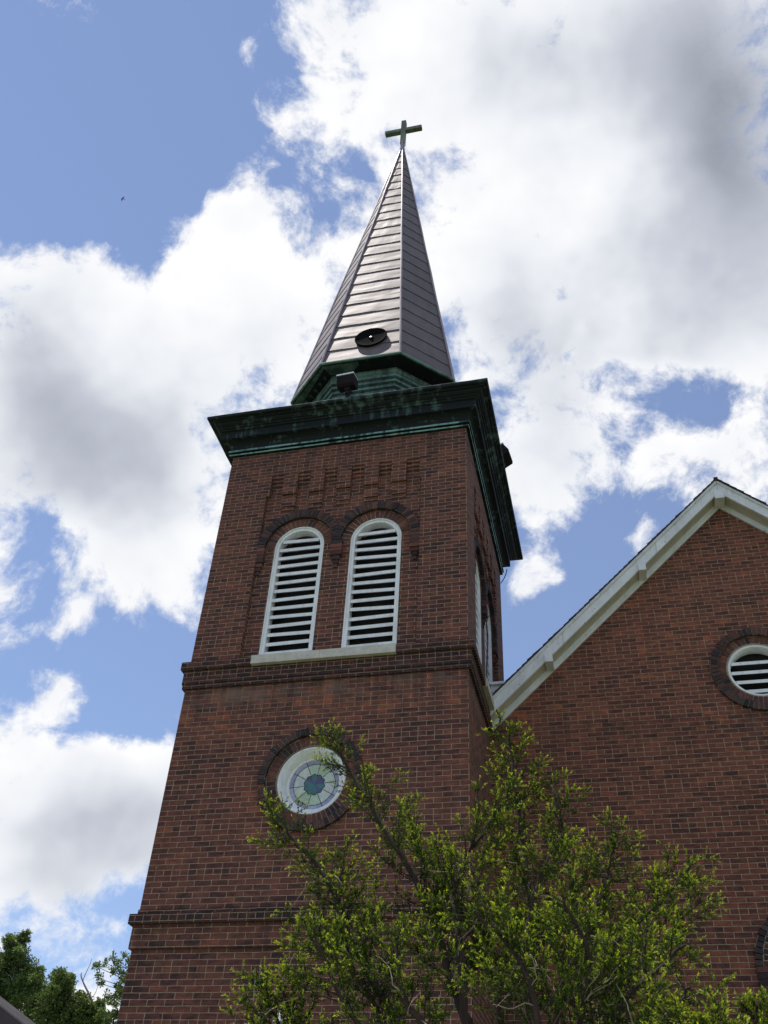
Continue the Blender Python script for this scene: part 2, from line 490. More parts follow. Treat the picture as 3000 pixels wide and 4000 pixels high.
def leaf_material(name, rough=0.45, trans=0.25):
    m = bpy.data.materials.new(name)
    m.use_nodes = True
    t = NT(m.node_tree)
    t.n.clear()
    a = t.new('ShaderNodeAttribute', attribute_name='tint')
    p = t.new('ShaderNodeBsdfPrincipled')
    t.put(p.inputs['Base Color'], a.outputs['Color'])
    p.inputs['Roughness'].default_value = rough
    p.inputs['Specular IOR Level'].default_value = 0.10
    tr = t.new('ShaderNodeBsdfTranslucent')
    t.put(tr.inputs['Color'], t.mix(1.0, a.outputs['Color'], (1.25, 1.2, 0.55), 'MULTIPLY'))
    mx = t.new('ShaderNodeMixShader')
    mx.inputs[0].default_value = trans
    t.l.new(p.outputs[0], mx.inputs[1])
    t.l.new(tr.outputs[0], mx.inputs[2])
    o = t.new('ShaderNodeOutputMaterial')
    t.l.new(mx.outputs[0], o.inputs[0])
    return m
M_LEAF = leaf_material('yew_needles', 0.6, 0.45)
M_LEAF2 = leaf_material('broad_leaves', 0.5, 0.2)

def glass_piece_material():
    m, t, p = material('stained_glass')
    a = t.new('ShaderNodeAttribute', attribute_name='tint')
    pos = t.new('ShaderNodeTexCoord').outputs['Object']
    sw = t.maprange(t.noise(pos, 11.0, 5.0, 0.6, 1.5), 0.3, 0.7, 0.75, 1.2)
    t.put(p.inputs['Base Color'], t.mix(1.0, a.outputs['Color'], sw, 'MULTIPLY'))
    p.inputs['Roughness'].default_value = 0.22
    p.inputs['Specular IOR Level'].default_value = 0.5
    bump(t, p, t.noise(pos, 22.0, 3.0, 0.5), 0.2, 0.006)
    return m
M_GLASS = glass_piece_material()

# ------------------------------------------------------------------ mesh builder
class MB:
    def __init__(s):
        s.v, s.f, s.m, s.c = [], [], [], []
    def face(s, pts, mi=0, tint=None):
        b = len(s.v)
        s.v += [tuple(p) for p in pts]
        s.f.append(tuple(range(b, b + len(pts))))
        s.m.append(mi)
        s.c.append(tint or (1, 1, 1))
    def hexa(s, a, b, mi=0, tint=None):
        """solid between two quads a (4 points) and b (4 points, same order)"""
        s.face(a[::-1], mi, tint)
        s.face(b, mi, tint)
        for i in range(4):
            j = (i + 1) % 4
            s.face([a[i], a[j], b[j], b[i]], mi, tint)
    def box(s, x0, x1, y0, y1, z0, z1, mi=0, tint=None, T=None):
        T = T or (lambda x, y, z: (x, y, z))
        a = [T(x0, y0, z0), T(x1, y0, z0), T(x1, y1, z0), T(x0, y1, z0)]
        b = [T(x0, y0, z1), T(x1, y0, z1), T(x1, y1, z1), T(x0, y1, z1)]
        s.hexa(a, b, mi, tint)
    def tube(s, pts, r0, r1=None, n=6, mi=0, tint=None, cap=True):
        r1 = r0 if r1 is None else r1
        pts = [Vector(p) for p in pts]
        rings = []
        N = len(pts)
        for i, p in enumerate(pts):
            d = (pts[min(i + 1, N - 1)] - pts[max(i - 1, 0)])
            d = d.normalized() if d.length > 1e-9 else Vector((0, 0, 1))
            a = d.cross(Vector((0, 0, 1)) if abs(d.z) < 0.9 else Vector((1, 0, 0))).normalized()
            b = d.cross(a)
            r = r0 + (r1 - r0) * i / max(1, N - 1)
            rings.append([p + (a * math.cos(k * 2 * math.pi / n) + b * math.sin(k * 2 * math.pi / n)) * r for k in range(n)])
        for i in range(N - 1):
            for k in range(n):
                l = (k + 1) % n
                s.face([rings[i][k], rings[i][l], rings[i + 1][l], rings[i + 1][k]], mi, tint)
        if cap:
            s.face(rings[0][::-1], mi, tint)
            s.face(rings[-1], mi, tint)
    def lathe(s, prof, T, n=32, mi=0, tint=None):
        """prof: (radius, height) pairs; T maps (x, y, h) to the world"""
        for (ra, ha), (rb, hb) in zip(prof, prof[1:]):
            for k in range(n):
                a0, a1 = k * 2 * math.pi / n, (k + 1) * 2 * math.pi / n
                q = [T(ra * math.cos(a0), ra * math.sin(a0), ha), T(ra * math.cos(a1), ra * math.sin(a1), ha), T(rb * math.cos(a1), rb * math.sin(a1), hb), T(rb * math.cos(a0), rb * math.sin(a0), hb)]
                if ra < 1e-6:
                    q = q[1:]
                elif rb < 1e-6:
                    q = q[:3]
                s.face(q, mi, tint)
    def build(s, name, mats, parent=None, smooth=False, merge=True):
        me = bpy.data.meshes.new(name)
        me.from_pydata(s.v, [], s.f)
        mats = mats if isinstance(mats, (list, tuple)) else [mats]
        for m in mats:
            me.materials.append(m)
        me.polygons.foreach_set('material_index', s.m)
        if any(c != (1, 1, 1) for c in s.c):
            pass
        ca = me.color_attributes.new('tint', 'FLOAT_COLOR', 'CORNER')
        uv = me.uv_layers.new(name='uv')
        cols, uvs = [], []
        for p, c in zip(me.polygons, s.c):
            n = p.normal
            for li in p.loop_indices:
                co = me.vertices[me.loops[li].vertex_index].co
                if abs(n.z) > 0.8:
                    uvs += [co.x, co.y]
                elif abs(n.x) > abs(n.y):
                    uvs += [co.y, co.z + 20.0]
                else:
                    uvs += [co.x, co.z + 20.0]
                cols += [c[0], c[1], c[2], 1.0]
        ca.data.foreach_set('color', cols)
        uv.data.foreach_set('uv', uvs)
        if smooth and merge:
            bm = bmesh.new()
            bm.from_mesh(me)
            bmesh.ops.remove_doubles(bm, verts=bm.verts, dist=1e-5)
            bmesh.ops.recalc_face_normals(bm, faces=bm.faces)
            bm.to_mesh(me)
            bm.free()
            me.polygons.foreach_set('use_smooth', [True] * len(me.polygons))
            try:
                me.set_sharp_from_angle(angle=math.radians(38))
            except Exception:
                pass
        me.update()
        o = bpy.data.objects.new(name, me)
        COL.objects.link(o)
        if parent is not None:
            o.parent = parent
        return o

def thing(name, label, cat, group=None):
    o = bpy.data.objects.new(name, None)
    COL.objects.link(o)
    o.empty_display_size = 0.2
    o['label'] = label
    o['category'] = cat
    if group:
        o['group'] = group
    return o
def tag(o, label, cat, group=None):
    o['label'] = label
    o['category'] = cat
    if group:
        o['group'] = group
    return o

# ================================================================== ground
g = MB()
NG = 40
for i in range(NG):
    for j in range(NG):
        x0, x1 = -600 + 30 * i, -570 + 30 * i
        y0, y1 = -600 + 30 * j, -570 + 30 * j
        g.face([(x0, y0, GROUND), (x1, y0, GROUND), (x1, y1, GROUND), (x0, y1, GROUND)])
M_GRASS = simple('lawn', (0.06, 0.085, 0.03), 0.95, 0, 0.4, 2.0, 0.8, 0.2, (0.10, 0.12, 0.05))
M_PAVE = simple('concrete_path', (0.42, 0.40, 0.37), 0.9, 0, 0.2, 4.0, 0.4, 0.2)
o = g.build('ground', M_GRASS)
o['kind'] = 'structure'
pth = MB()
pth.box(-1.2, 12.0, -14.5, -6.4, GROUND + 0.004, GROUND + 0.06)
o = pth.build('path', M_PAVE)
o['kind'] = 'structure'

# ================================================================== church
WT = 3.8                      # tower width and depth
church = thing('church', 'red brick church with square corner tower, copper cornice, bronze spire and a white trimmed gable', 'church')

def faces_of_tower():
    f = lambda u, d, z: (u, d, z)
    r = lambda u, d, z: (WT - d, u, z)
    b = lambda u, d, z: (WT - u, WT - d, z)
    l = lambda u, d, z: (d, WT - u, z)
    return {'front': f, 'right': r, 'back': b, 'left': l}
SIDES = faces_of_tower()

def fill(mb, T, outer, holes, d, mi=0, tint=None):
    """flat wall at depth d with holes; outlines are lists of (u, z)"""
    polys = [[Vector((u, z, 0)) for u, z in outer]] + [[Vector((u, z, 0)) for u, z in h] for h in holes]
    flat = [p for poly in polys for p in poly]
    n0 = Vector(T(0, -1, 0)) - Vector(T(0, 0, 0))
    for tri in tessellate_polygon(polys):
        q = [Vector(T(flat[i].x, d, flat[i].y)) for i in tri]
        if (q[1] - q[0]).cross(q[2] - q[0]).dot(n0) < 0:
            q = q[::-1]
        mb.face(q, mi, tint)
def reveal(mb, T, loop, d0, d1, mi=0, tint=None, closed=True):
    n = len(loop)
    for i in range(n if closed else n - 1):
        (u0, z0), (u1, z1) = loop[i], loop[(i + 1) % n]
        mb.face([T(u0, d0, z0), T(u1, d0, z1), T(u1, d1, z1), T(u0, d1, z0)], mi, tint)
def circle(cu, cz, r, n=48, a0=0.0):
    return [(cu + r * math.cos(a0 + 2 * math.pi * k / n), cz + r * math.sin(a0 + 2 * math.pi * k / n)) for k in range(n)]
def arch(cu, zb, zs, r, n=24):
    """closed outline: flat foot at zb, half round head springing at zs"""
    return [(cu - r, zb)] + [(cu + r, zb)] + [(cu + r * math.cos(math.pi * k / n), zs + r * math.sin(math.pi * k / n)) for k in range(n + 1)]
def brick_tint(dark):
    c = random.choice([(0.12, 0.054, 0.047), (0.15, 0.064, 0.053), (0.10, 0.048, 0.044), (0.17, 0.072, 0.056)]) if random.random() > dark else random.choice([(0.050, 0.036, 0.038), (0.070, 0.048, 0.047), (0.095, 0.052, 0.047), (0.042, 0.034, 0.038)])
    k = random.uniform(0.8, 1.2)
    return tuple(x * k for x in c)
def voussoirs(mb, T, cu, cz, r0, r1, d_face, d_back, a0, a1, dark, width=0.066, mi=0):
    n = max(6, int(round((a1 - a0) * (r0 + r1) / 2 / width)))
    for k in range(n):
        s = (a1 - a0) / n
        b0, b1 = a0 + s * (k + 0.085), a0 + s * (k + 0.915)
        j0, j1 = random.uniform(-0.006, 0.006), random.uniform(-0.008, 0.008)
        dj = random.uniform(-0.004, 0.006)
        P = lambda a, r, d: T(cu + r * math.cos(a), d, cz + r * math.sin(a))
        q = lambda d: [P(b0, r0 + 0.004, d), P(b1, r0 + 0.004 + j0, d), P(b1, r1 + j1, d), P(b0, r1 + j1, d)]
        mb.hexa(q(d_back), q(d_face + dj), mi, brick_tint(dark))
def ring_sheet(mb, T, cu, cz, r0, r1, d, a0, a1, mi=0, n=48, tint=None):
    for k in range(n):
        b0, b1 = a0 + (a1 - a0) * k / n, a0 + (a1 - a0) * (k + 1) / n
        P = lambda a, r: T(cu + r * math.cos(a), d, cz + r * math.sin(a))
        mb.face([P(b0, r0), P(b0, r1), P(b1, r1), P(b1, r0)], mi, tint)

# ---- levels (m above the eye)
Z_BAND1, Z_BAND2 = 3.23, 3.335           # lower string course
Z_S0, Z_S1, Z_S2 = 6.225, 6.495, 6.61    # upper string course
Z_TOP = 10.50
RC = 0.075                               # depth of the belfry recess
PU0, PU1 = 0.69, 3.12                   # belfry recess
WIN = (1.312, 2.466)                    # louvre window centres
WR, WZ0, WZS = 0.376, 6.66, 8.535
ROSE = (1.877, 4.878)
SLOTS = [0.735 + 0.43 * k for k in range(6)]

def belfry_outline():
    p = [(PU0, Z_S2 + 0.004), (PU1, Z_S2 + 0.004), (PU1, 9.55)]
    e = []
    for s in SLOTS:
        e += [(s, 9.55), (s, 9.97), (s + 0.205, 9.97), (s + 0.205, 9.55)]
    return p + e[::-1] + [(PU0, 9.55)]

wall = MB()
for side, T in SIDES.items():
    holes = [circle(*ROSE, 0.585, 56)] if side == 'front' else []
    fill(wall, T, [(0, GROUND - 0.3), (WT, GROUND - 0.3), (WT, Z_S0 + 0.02), (0, Z_S0 + 0.02)], holes, 0.0)
    ol = belfry_outline()
    fill(wall, T, [(0, Z_S0 + 0.02), (WT, Z_S0 + 0.02), (WT, Z_TOP + 0.1), (0, Z_TOP + 0.1)], [ol], 0.0)
    reveal(wall, T, ol, 0.0, RC)
    has_win = side in ('front', 'right', 'left')
    wins = [arch(c, WZ0, WZS, WR + 0.002) for c in WIN] if has_win else []
    fill(wall, T, [(PU0 - 0.05, Z_S2 - 0.1), (PU1 + 0.05, Z_S2 - 0.1), (PU1 + 0.05, 10.0), (PU0 - 0.05, 10.0)], wins, RC)
    for w in wins:
        reveal(wall, T, w, RC, RC + 0.30)
tower = wall.build('tower_wall', M_BRICK, church)
# dark inside of the belfry and rose window
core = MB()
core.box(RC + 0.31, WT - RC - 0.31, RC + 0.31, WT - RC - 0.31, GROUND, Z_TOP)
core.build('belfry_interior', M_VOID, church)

def corbels(T):
    for k in range(5):
        u0, u1 = SLOTS[k] + 0.205, SLOTS[k + 1]
        c = MB()
        c.box(u0 + 0.004, u1 - 0.004, 0.040, RC + 0.01, 9.333, 9.549, T=T)
        c.box(u0 + 0.010, u1 - 0.010, 0.058, RC + 0.01, 9.262, 9.335, T=T)
        c.build('brick_corbel', M_BRICK, church)
    for s in SLOTS:
        c = MB()
        for q in range(3):
            c.box(s + 0.003, s + 0.202, 0.019 * (q + 1), RC + 0.01, 9.905 - 0.0655 * q, 9.9705 - 0.0655 * q, T=T)
        c.build('stepped_brick', M_BRICK, church)
for side in ('front', 'right', 'left'):
    corbels(SIDES[side])

def square_ring(mb, p, z0, z1, mi=0):
    """a course of masonry proud of the tower by p on all four sides"""
    for a, b in (((-p, WT + p), (-p, 0.0)), ((-p, WT + p), (WT, WT + p))):
        mb.box(a[0], a[1], b[0], b[1], z0, z1, mi)
    mb.box(-p, 0.0, 0.0, WT, z0, z1, mi)
    mb.box(WT, WT + p, 0.0, WT, z0, z1, mi)
sc = MB()
square_ring(sc, 0.035, Z_S0, Z_S0 + 0.065)
square_ring(sc, 0.045, Z_S0 + 0.065, Z_S1)
square_ring(sc, 0.085, Z_S1, Z_S2)
sc.build('string_course', M_SOOT, church)
sc = MB()
square_ring(sc, 0.030, 2.975, Z_BAND1)
sc.build('string_course', M_BRICK, church)
sc = MB()
square_ring(sc, 0.075, Z_BAND1, Z_BAND2)
square_ring(sc, 0.012, Z_BAND2, Z_BAND2 + 0.066)
sc.build('string_course', M_SOOT, church)

# ---- louvre windows
def louvre_window(T, cu):
    fr = MB()
    r1, r0 = WR, WR - 0.062
    N = 28
    out = arch(cu, WZ0, WZS, r1, N)
    inn = arch(cu, WZ0 + 0.05, WZS, r0, N)
    d0, d1 = RC + 0.012, RC + 0.15
    n = len(out)
    for i in range(n):
        j = (i + 1) % n
        a, b, c, e = out[i], out[j], inn[j], inn[i]
        fr.face([T(a[0], d0, a[1]), T(b[0], d0, b[1]), T(c[0], d0, c[1]), T(e[0], d0, e[1])])
        fr.face([T(e[0], d0, e[1]), T(c[0], d0, c[1]), T(c[0], d1, c[1]), T(e[0], d1, e[1])])
        fr.face([T(a[0], d0, a[1]), T(b[0], d0, b[1]), T(b[0], d1, b[1]), T(a[0], d1, a[1])])
    # slim bead proud of the frame
    r2 = WR - 0.018
    o2 = arch(cu, WZ0, WZS, r2, N)
    o1 = arch(cu, WZ0, WZS, r1 - 0.001, N)
    for i in range(1, n - 0):
        j = (i + 1) % n
        a, b, c, e = o1[i], o1[j], o2[j], o2[i]
        fr.hexa([T(a[0], d0 - 0.001, a[1]), T(b[0], d0 - 0.001, b[1]), T(c[0], d0 - 0.001, c[1]), T(e[0], d0 - 0.001, e[1])],
                [T(a[0], d0 - 0.016, a[1]), T(b[0], d0 - 0.016, b[1]), T(c[0], d0 - 0.016, c[1]), T(e[0], d0 - 0.016, e[1])])
    f = fr.build('louvre_window', M_WHITE, church)
    sl = MB()
    z = WZ0 + 0.075
    while z < WZS + r0 - 0.05:
        def halfw(zz):
            return r0 - 0.002 if zz <= WZS else math.sqrt(max(0.0, (r0 - 0.002) ** 2 - (zz - WZS) ** 2))
        za, zb = z, z + 0.060
        w0, w1 = halfw(za + 0.03), halfw(zb + 0.02)
        if min(w0, w1) > 0.05:
            dz = random.uniform(-0.009, 0.009)
            lo = [T(cu - w0, RC + 0.030, za + dz), T(cu + w0, RC + 0.030, za - dz), T(cu + w0, RC + 0.030, za + 0.054 - dz), T(cu - w0, RC + 0.030, za + 0.054 + dz)]
            hi = [T(cu - w1, RC + 0.125, zb + dz), T(cu + w1, RC + 0.125, zb - dz), T(cu + w1, RC + 0.125, zb + 0.022 - dz), T(cu - w1, RC + 0.125, zb + 0.022 + dz)]
            sl.hexa(lo, hi)
        z += 0.147
    sl.build('louvre', M_WHITE, f)
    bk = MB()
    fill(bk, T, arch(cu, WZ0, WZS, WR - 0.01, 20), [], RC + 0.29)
    bk.build('shade_sheet', M_VOID, f)  # near-black sheet painted in for the unlit space behind the slats
    return f
def window_arch(T, cu):
    a = MB()
    ring_sheet(a, T, cu, WZS, WR + 0.003, 0.52, RC - 0.006, 0, math.pi, 1)
    ring_sheet(a, T, cu, WZS, 0.524, 0.648, RC - 0.060, 0, math.pi, 1)
    voussoirs(a, T, cu, WZS, WR + 0.006, 0.515, RC - 0.012, RC + 0.02, 0, math.pi, 0.12)
    voussoirs(a, T, cu, WZS, 0.522, 0.650, RC - 0.075, RC + 0.02, 0, math.pi, 0.93)
    for sgn in (-1, 1):
        c = cu + sgn * 0.585
        inner = abs(c - WT / 2) < 0.15
        if inner and sgn < 0:
            continue
        z = WZS - 0.004
        for k in range(4):
            w = 0.085 if inner else 0.075
            a.box(c - w, c + w, RC - 0.072 + random.uniform(-0.004, 0.004), RC + 0.02, z - 0.060, z, tint=brick_tint(0.55), T=T)
            z -= 0.0655
        for w, p in ((0.058, 0.05), (0.04, 0.036), (0.028, 0.024)):
            a.box(c - w, c + w, RC - p, RC + 0.02, z - 0.060, z, tint=brick_tint(0.45), T=T)
            z -= 0.0655
    return a.build('window_arch', [M_TINT, M_MORTAR], church)
def window_sill(T):
    s = MB()
    mid = 1.86
    for u0, u1 in ((0.915, mid - 0.002), (mid + 0.002, 2.877)):
        s.box(u0, u1, -0.11, RC + 0.05, Z_S1 - 0.004, Z_S2 + 0.006, T=T)
    return s.build('window_sill', M_STONE, church)
for side in ('front', 'right', 'left'):
    for cu in WIN:
        louvre_window(SIDES[side], cu)
        window_arch(SIDES[side], cu)
    window_sill(SIDES[side])

# ---- round stained glass window
def rose_window():
    T = SIDES['front']
    cu, cz = ROSE
    a = MB()
    ring_sheet(a, T, cu, cz, 0.43, 0.60, 0.018, 0, 2 * math.pi, 1, 64)
    ring_sheet(a, T, cu, cz, 0.568, 0.652, -0.036, 0, 2 * math.pi, 1, 64)
    voussoirs(a, T, cu, cz, 0.438, 0.556, 0.008, 0.09, 0, 2 * math.pi, 0.35, 0.060)
    voussoirs(a, T, cu, cz, 0.566, 0.655, -0.050, 0.02, 0, 2 * math.pi, 0.95, 0.060)
    a.build('round_window_arch', [M_TINT, M_MORTAR], church)
    fr = MB()
    TT = lambda x, y, h: T(cu + x, h, cz + y)
    fr.lathe([(0.437, 0.20), (0.437, 0.045), (0.428, 0.030), (0.405, 0.030), (0.398, 0.042), (0.392, 0.048), (0.380, 0.055), (0.345, 0.135), (0.338, 0.150), (0.318, 0.153), (0.312, 0.165), (0.312, 0.22)], TT, 72)
    f = fr.build('round_window', M_WHITE, church, smooth=True)
    gl = MB()
    dg = 0.168
    P = lambda r, t: T(cu + r * math.cos(t), dg, cz + r * math.sin(t))
    lav = [(0.30, 0.31, 0.46), (0.36, 0.38, 0.52), (0.27, 0.27, 0.42), (0.40, 0.43, 0.54)]
    pale = [(0.50, 0.58, 0.50), (0.44, 0.55, 0.42), (0.52, 0.57, 0.56), (0.40, 0.52, 0.36), (0.55, 0.60, 0.55)]
    core_c = [(0.055, 0.075, 0.17), (0.045, 0.16, 0.18), (0.085, 0.075, 0.17), (0.05, 0.10, 0.18), (0.05, 0.17, 0.17)]
    NP = 10
    off = 0.10
    for k in range(NP):
        for q in range(8):
            t0 = off + (k + q / 8) * 2 * math.pi / NP
            t1 = off + (k + (q + 1) / 8) * 2 * math.pi / NP
            gl.face([P(0.262, t0), P(0.314, t0), P(0.314, t1), P(0.262, t1)], 0, lav[(k * 7) % 4])
    petal = lambda t: 0.112 + 0.024 * abs(math.sin((t - off) * NP / 2))
    for k in range(NP):
        c = pale[(k * 3) % 5]
        cc = core_c[(k * 2 + k // 3) % 5]
        for q in range(8):
            t0 = off + (k + q / 8) * 2 * math.pi / NP
            t1 = off + (k + (q + 1) / 8) * 2 * math.pi / NP
            gl.face([P(petal(t0), t0), P(0.262, t0), P(0.262, t1), P(petal(t1), t1)], 0, c)
            gl.face([P(0.0, 0), P(petal(t0), t0), P(petal(t1), t1)], 0, cc)
    lead = (0.03, 0.03, 0.035)
    def came(pts, r=0.0032):
        gl.tube(pts, r, r, 4, 1, cap=False)
    Q = lambda r, t: Vector(T(cu + r * math.cos(t), dg - 0.002, cz + r * math.sin(t)))
    came([Q(0.262, 2 * math.pi * k / 64) for k in range(65)])
    came([Q(petal(2 * math.pi * k / 80 + off), 2 * math.pi * k / 80 + off) for k in range(81)])
    for k in range(NP):
        t = off + k * 2 * math.pi / NP
        came([Q(0.112, t), Q(0.262, t)])
        for s in (0.0,):
            came([Q(0.262, t + s), Q(0.314, t + s)])
    gl.build('stained_glass', [M_GLASS, M_CABLE], f)
rose_window()

# ---- copper cornice: one profile carried round the tower
CORN = [(0.0, 10.475), (0.046, 10.475), (0.050, 10.500), (0.016, 10.504), (0.016, 10.532), (0.066, 10.536), (0.066, 10.572), (0.030, 10.58),
        (0.032, 10.62), (0.040, 10.66), (0.056, 10.695), (0.085, 10.722), (0.120, 10.738), (0.165, 10.744),
        (0.178, 10.744), (0.178, 10.895), (0.205, 10.902), (0.215, 10.925), (0.238, 10.932), (0.242, 10.955), (0.268, 10.965), (0.292, 10.985), (0.306, 11.008), (0.334, 11.012), (0.340, 11.030), (0.385, 11.036), (0.398, 11.048), (0.400, 11.092), (0.395, 11.100)]
def cornice():
    cb = MB()
    rnd = random.Random(3)
    nseg = 16
    prev = None
    rings = []
    jit = {}
    for (t, z) in CORN:
        ring = []
        cs = [(-t, -t), (WT + t, -t), (WT + t, WT + t), (-t, WT + t)]
        for q in range(4):
            a, b = cs[q], cs[(q + 1) % 4]
            for k in range(nseg):
                f = k / nseg
                key = (q, k)
                jit.setdefault(key, rnd.uniform(-0.007, 0.007))
                j = jit[key] * (1.0 if z > 11.04 else 0.35)
                ring.append((a[0] + (b[0] - a[0]) * f, a[1] + (b[1] - a[1]) * f, z + j))
        rings.append(ring)
    n = 4 * nseg
    for i in range(len(rings) - 1):
        # bed moulding is greener than the rest
        mi = 1 if i in (1, 5) else 0
        for k in range(n):
            l = (k + 1) % n
            cb.face([rings[i][k], rings[i][l], rings[i + 1][l], rings[i + 1][k]], mi)
    cb.build('cornice', [M_COPPER, copper_material('broken_verdigris', (0.03, 0.05, 0.048), (0.20, 0.37, 0.33), 0.36, 0.50)], church)
    # flat roof behind the cornice
    rf = MB()
    t = 0.393
    cs = [(-t, -t), (WT + t, -t), (WT + t, WT + t), (-t, WT + t)]
    e = [(0.5, 0.5), (WT - 0.5, 0.5), (WT - 0.5, WT - 0.5), (0.5, WT - 0.5)]
    for q in range(4):
        a, b, c, d2 = cs[q], cs[(q + 1) % 4], e[(q + 1) % 4], e[q]
        rf.face([(*a, 11.088), (*b, 11.088), (*c, 11.16), (*d2, 11.16)])
    rf.face([(*p, 11.16) for p in e])
    rf.build('cornice_roof', M_COPPER, church)
cornice()

# ---- octagonal drum and spire
OX, OY = 1.865, 1.90
AP, HF = 1.509, 0.718
LIP = 12.945
TIPZ, TIPX = 22.96, 1.935
def octagon(k, z, grow=0.0):
    """octagon of the spire base scaled by k"""
    a, h = AP * k + grow, HF * k + grow * 0.4142
    f = min(1.0, max(0.0, (z - LIP) / (TIPZ - LIP)))
    cx = OX + (TIPX - OX) * f
    return [Vector((cx + x, OY + y, z)) for x, y in ((-h, -a), (h, -a), (a, -h), (a, h), (h, a), (-h, a), (-a, h), (-a, -h))]
def loft(mb, profile, mi=0):
    for (k0, z0), (k1, z1) in zip(profile, profile[1:]):
        A, B = octagon(k0, z0), octagon(k1, z1)
        for i in range(8):
            j = (i + 1) % 8
            mb.face([A[i], A[j], B[j], B[i]], mi)
dr = MB()
prof = [(0.76, 11.05), (0.76, 11.9), (0.72, 11.95), (0.72, 12.15)]
k, z = 0.72, 12.15
for q in range(6):
    prof += [(k + 0.022, z + 0.006), (k + 0.022, z + 0.056), (k + 0.002, z + 0.062), (k + 0.002, z + 0.105)]
    k += 0.017
    z += 0.105
prof += [(k, z + 0.02), (k, 12.915)]
loft(dr, prof)
dr.build('spire_drum', M_DRUM, church)
so = MB()
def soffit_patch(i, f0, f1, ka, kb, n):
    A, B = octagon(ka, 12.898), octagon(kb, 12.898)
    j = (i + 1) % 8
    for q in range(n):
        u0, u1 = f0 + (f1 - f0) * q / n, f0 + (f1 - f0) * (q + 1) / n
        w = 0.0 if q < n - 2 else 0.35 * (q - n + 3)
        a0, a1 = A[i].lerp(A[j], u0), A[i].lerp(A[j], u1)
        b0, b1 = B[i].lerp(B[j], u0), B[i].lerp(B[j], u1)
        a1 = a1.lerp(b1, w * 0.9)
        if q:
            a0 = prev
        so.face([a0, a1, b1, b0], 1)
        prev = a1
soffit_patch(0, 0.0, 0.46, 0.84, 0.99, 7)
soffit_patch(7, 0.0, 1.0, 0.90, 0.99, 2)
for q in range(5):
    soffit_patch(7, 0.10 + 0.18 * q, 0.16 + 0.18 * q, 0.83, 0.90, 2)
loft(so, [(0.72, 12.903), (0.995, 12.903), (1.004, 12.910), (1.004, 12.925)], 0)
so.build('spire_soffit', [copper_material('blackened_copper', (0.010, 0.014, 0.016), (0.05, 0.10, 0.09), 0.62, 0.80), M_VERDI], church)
lp = MB()
loft(lp, [(1.005, 12.912), (1.020, 12.915), (1.027, 12.930), (1.025, 12.952), (1.012, 12.967), (0.99, 12.972)], 0)
lp.build('spire_gutter', M_LIP, church)

sp = MB()
NL = 24
rnd = random.Random(5)
KTOP = 0.035
for L in range(NL):
    z0 = LIP + 0.005 + (TIPZ - 0.30 - LIP) * L / NL
    z1 = LIP + 0.005 + (TIPZ - 0.30 - LIP) * (L + 1) / NL
    k0 = 1 - (z0 - LIP) / (TIPZ - LIP)
    k1 = 1 - (z1 - LIP) / (TIPZ - LIP)
    A = octagon(k0, z0, 0.013)
    A2 = octagon(k0, z0 + 0.004, -0.004)
    B = octagon(k1, z1 + 0.01, 0.0)
    for i in range(8):
        j = (i + 1) % 8
        tone = rnd.uniform(0.90, 1.10)
        tint = (tone, tone, tone)
        NS = 6
        wav = [rnd.uniform(-0.012, 0.012) if 0 < q < NS else 0.0 for q in range(NS + 1)]
        for q in range(NS):
            a0 = A[i].lerp(A[j], q / NS); a1 = A[i].lerp(A[j], (q + 1) / NS)
            a0.z += wav[q]; a1.z += wav[q + 1]
            m0 = A2[i].lerp(A2[j], q / NS); m1 = A2[i].lerp(A2[j], (q + 1) / NS)
            b0 = B[i].lerp(B[j], q / NS); b1 = B[i].lerp(B[j], (q + 1) / NS)
            sp.face([a0, a1, b1, b0], 0, tint)
            sp.face([m0, m1, a1, a0], 0, tint)
spire = sp.build('spire', M_SPIRE, church)
bot, top = octagon(1.0, LIP, 0.012), octagon(0.03, TIPZ - 0.30, 0.006)
for i in range(8):
    rc = MB()
    rc.tube([bot[i]] + [bot[i].lerp(top[i], q / 12) + Vector((rnd.uniform(-0.005, 0.005), rnd.uniform(-0.005, 0.005), 0)) for q in range(1, 12)] + [top[i]], 0.026, 0.020, 6)
    rc.build('ridge_cap', M_RIDGE, spire)
cap = MB()
c0 = octagon(0.033, TIPZ - 0.32, 0.02)
c1 = octagon(0.024, TIPZ - 0.12, 0.012)
for i in range(8):
    j = (i + 1) % 8
    cap.face([c0[i], c0[j], c1[j], c1[i]])
s = 0.072
sq = [Vector((TIPX + x, OY + y, TIPZ + 0.12)) for x, y in ((-0.03, -s), (0.03, -s), (s, -0.03), (s, 0.03), (0.03, s), (-0.03, s), (-s, 0.03), (-s, -0.03))]
for i in range(8):
    j = (i + 1) % 8
    cap.face([c1[i], c1[j], sq[j], sq[i]])
cap.build('spire_cap', M_RIDGE, spire)
cr = MB()
s = 0.060
cr.box(TIPX - s, TIPX + s, OY - s, OY + s, TIPZ + 0.02, 24.12)
for x0, x1 in ((1.45, TIPX - s), (TIPX + s, 2.42)):
    cr.box(x0, x1, OY - s + 0.004, OY + s - 0.004, 23.600, 23.728)
cr.build('cross', copper_material('cross_copper', (0.13, 0.135, 0.110), (0.19, 0.25, 0.185), 0.40, 0.70), church)

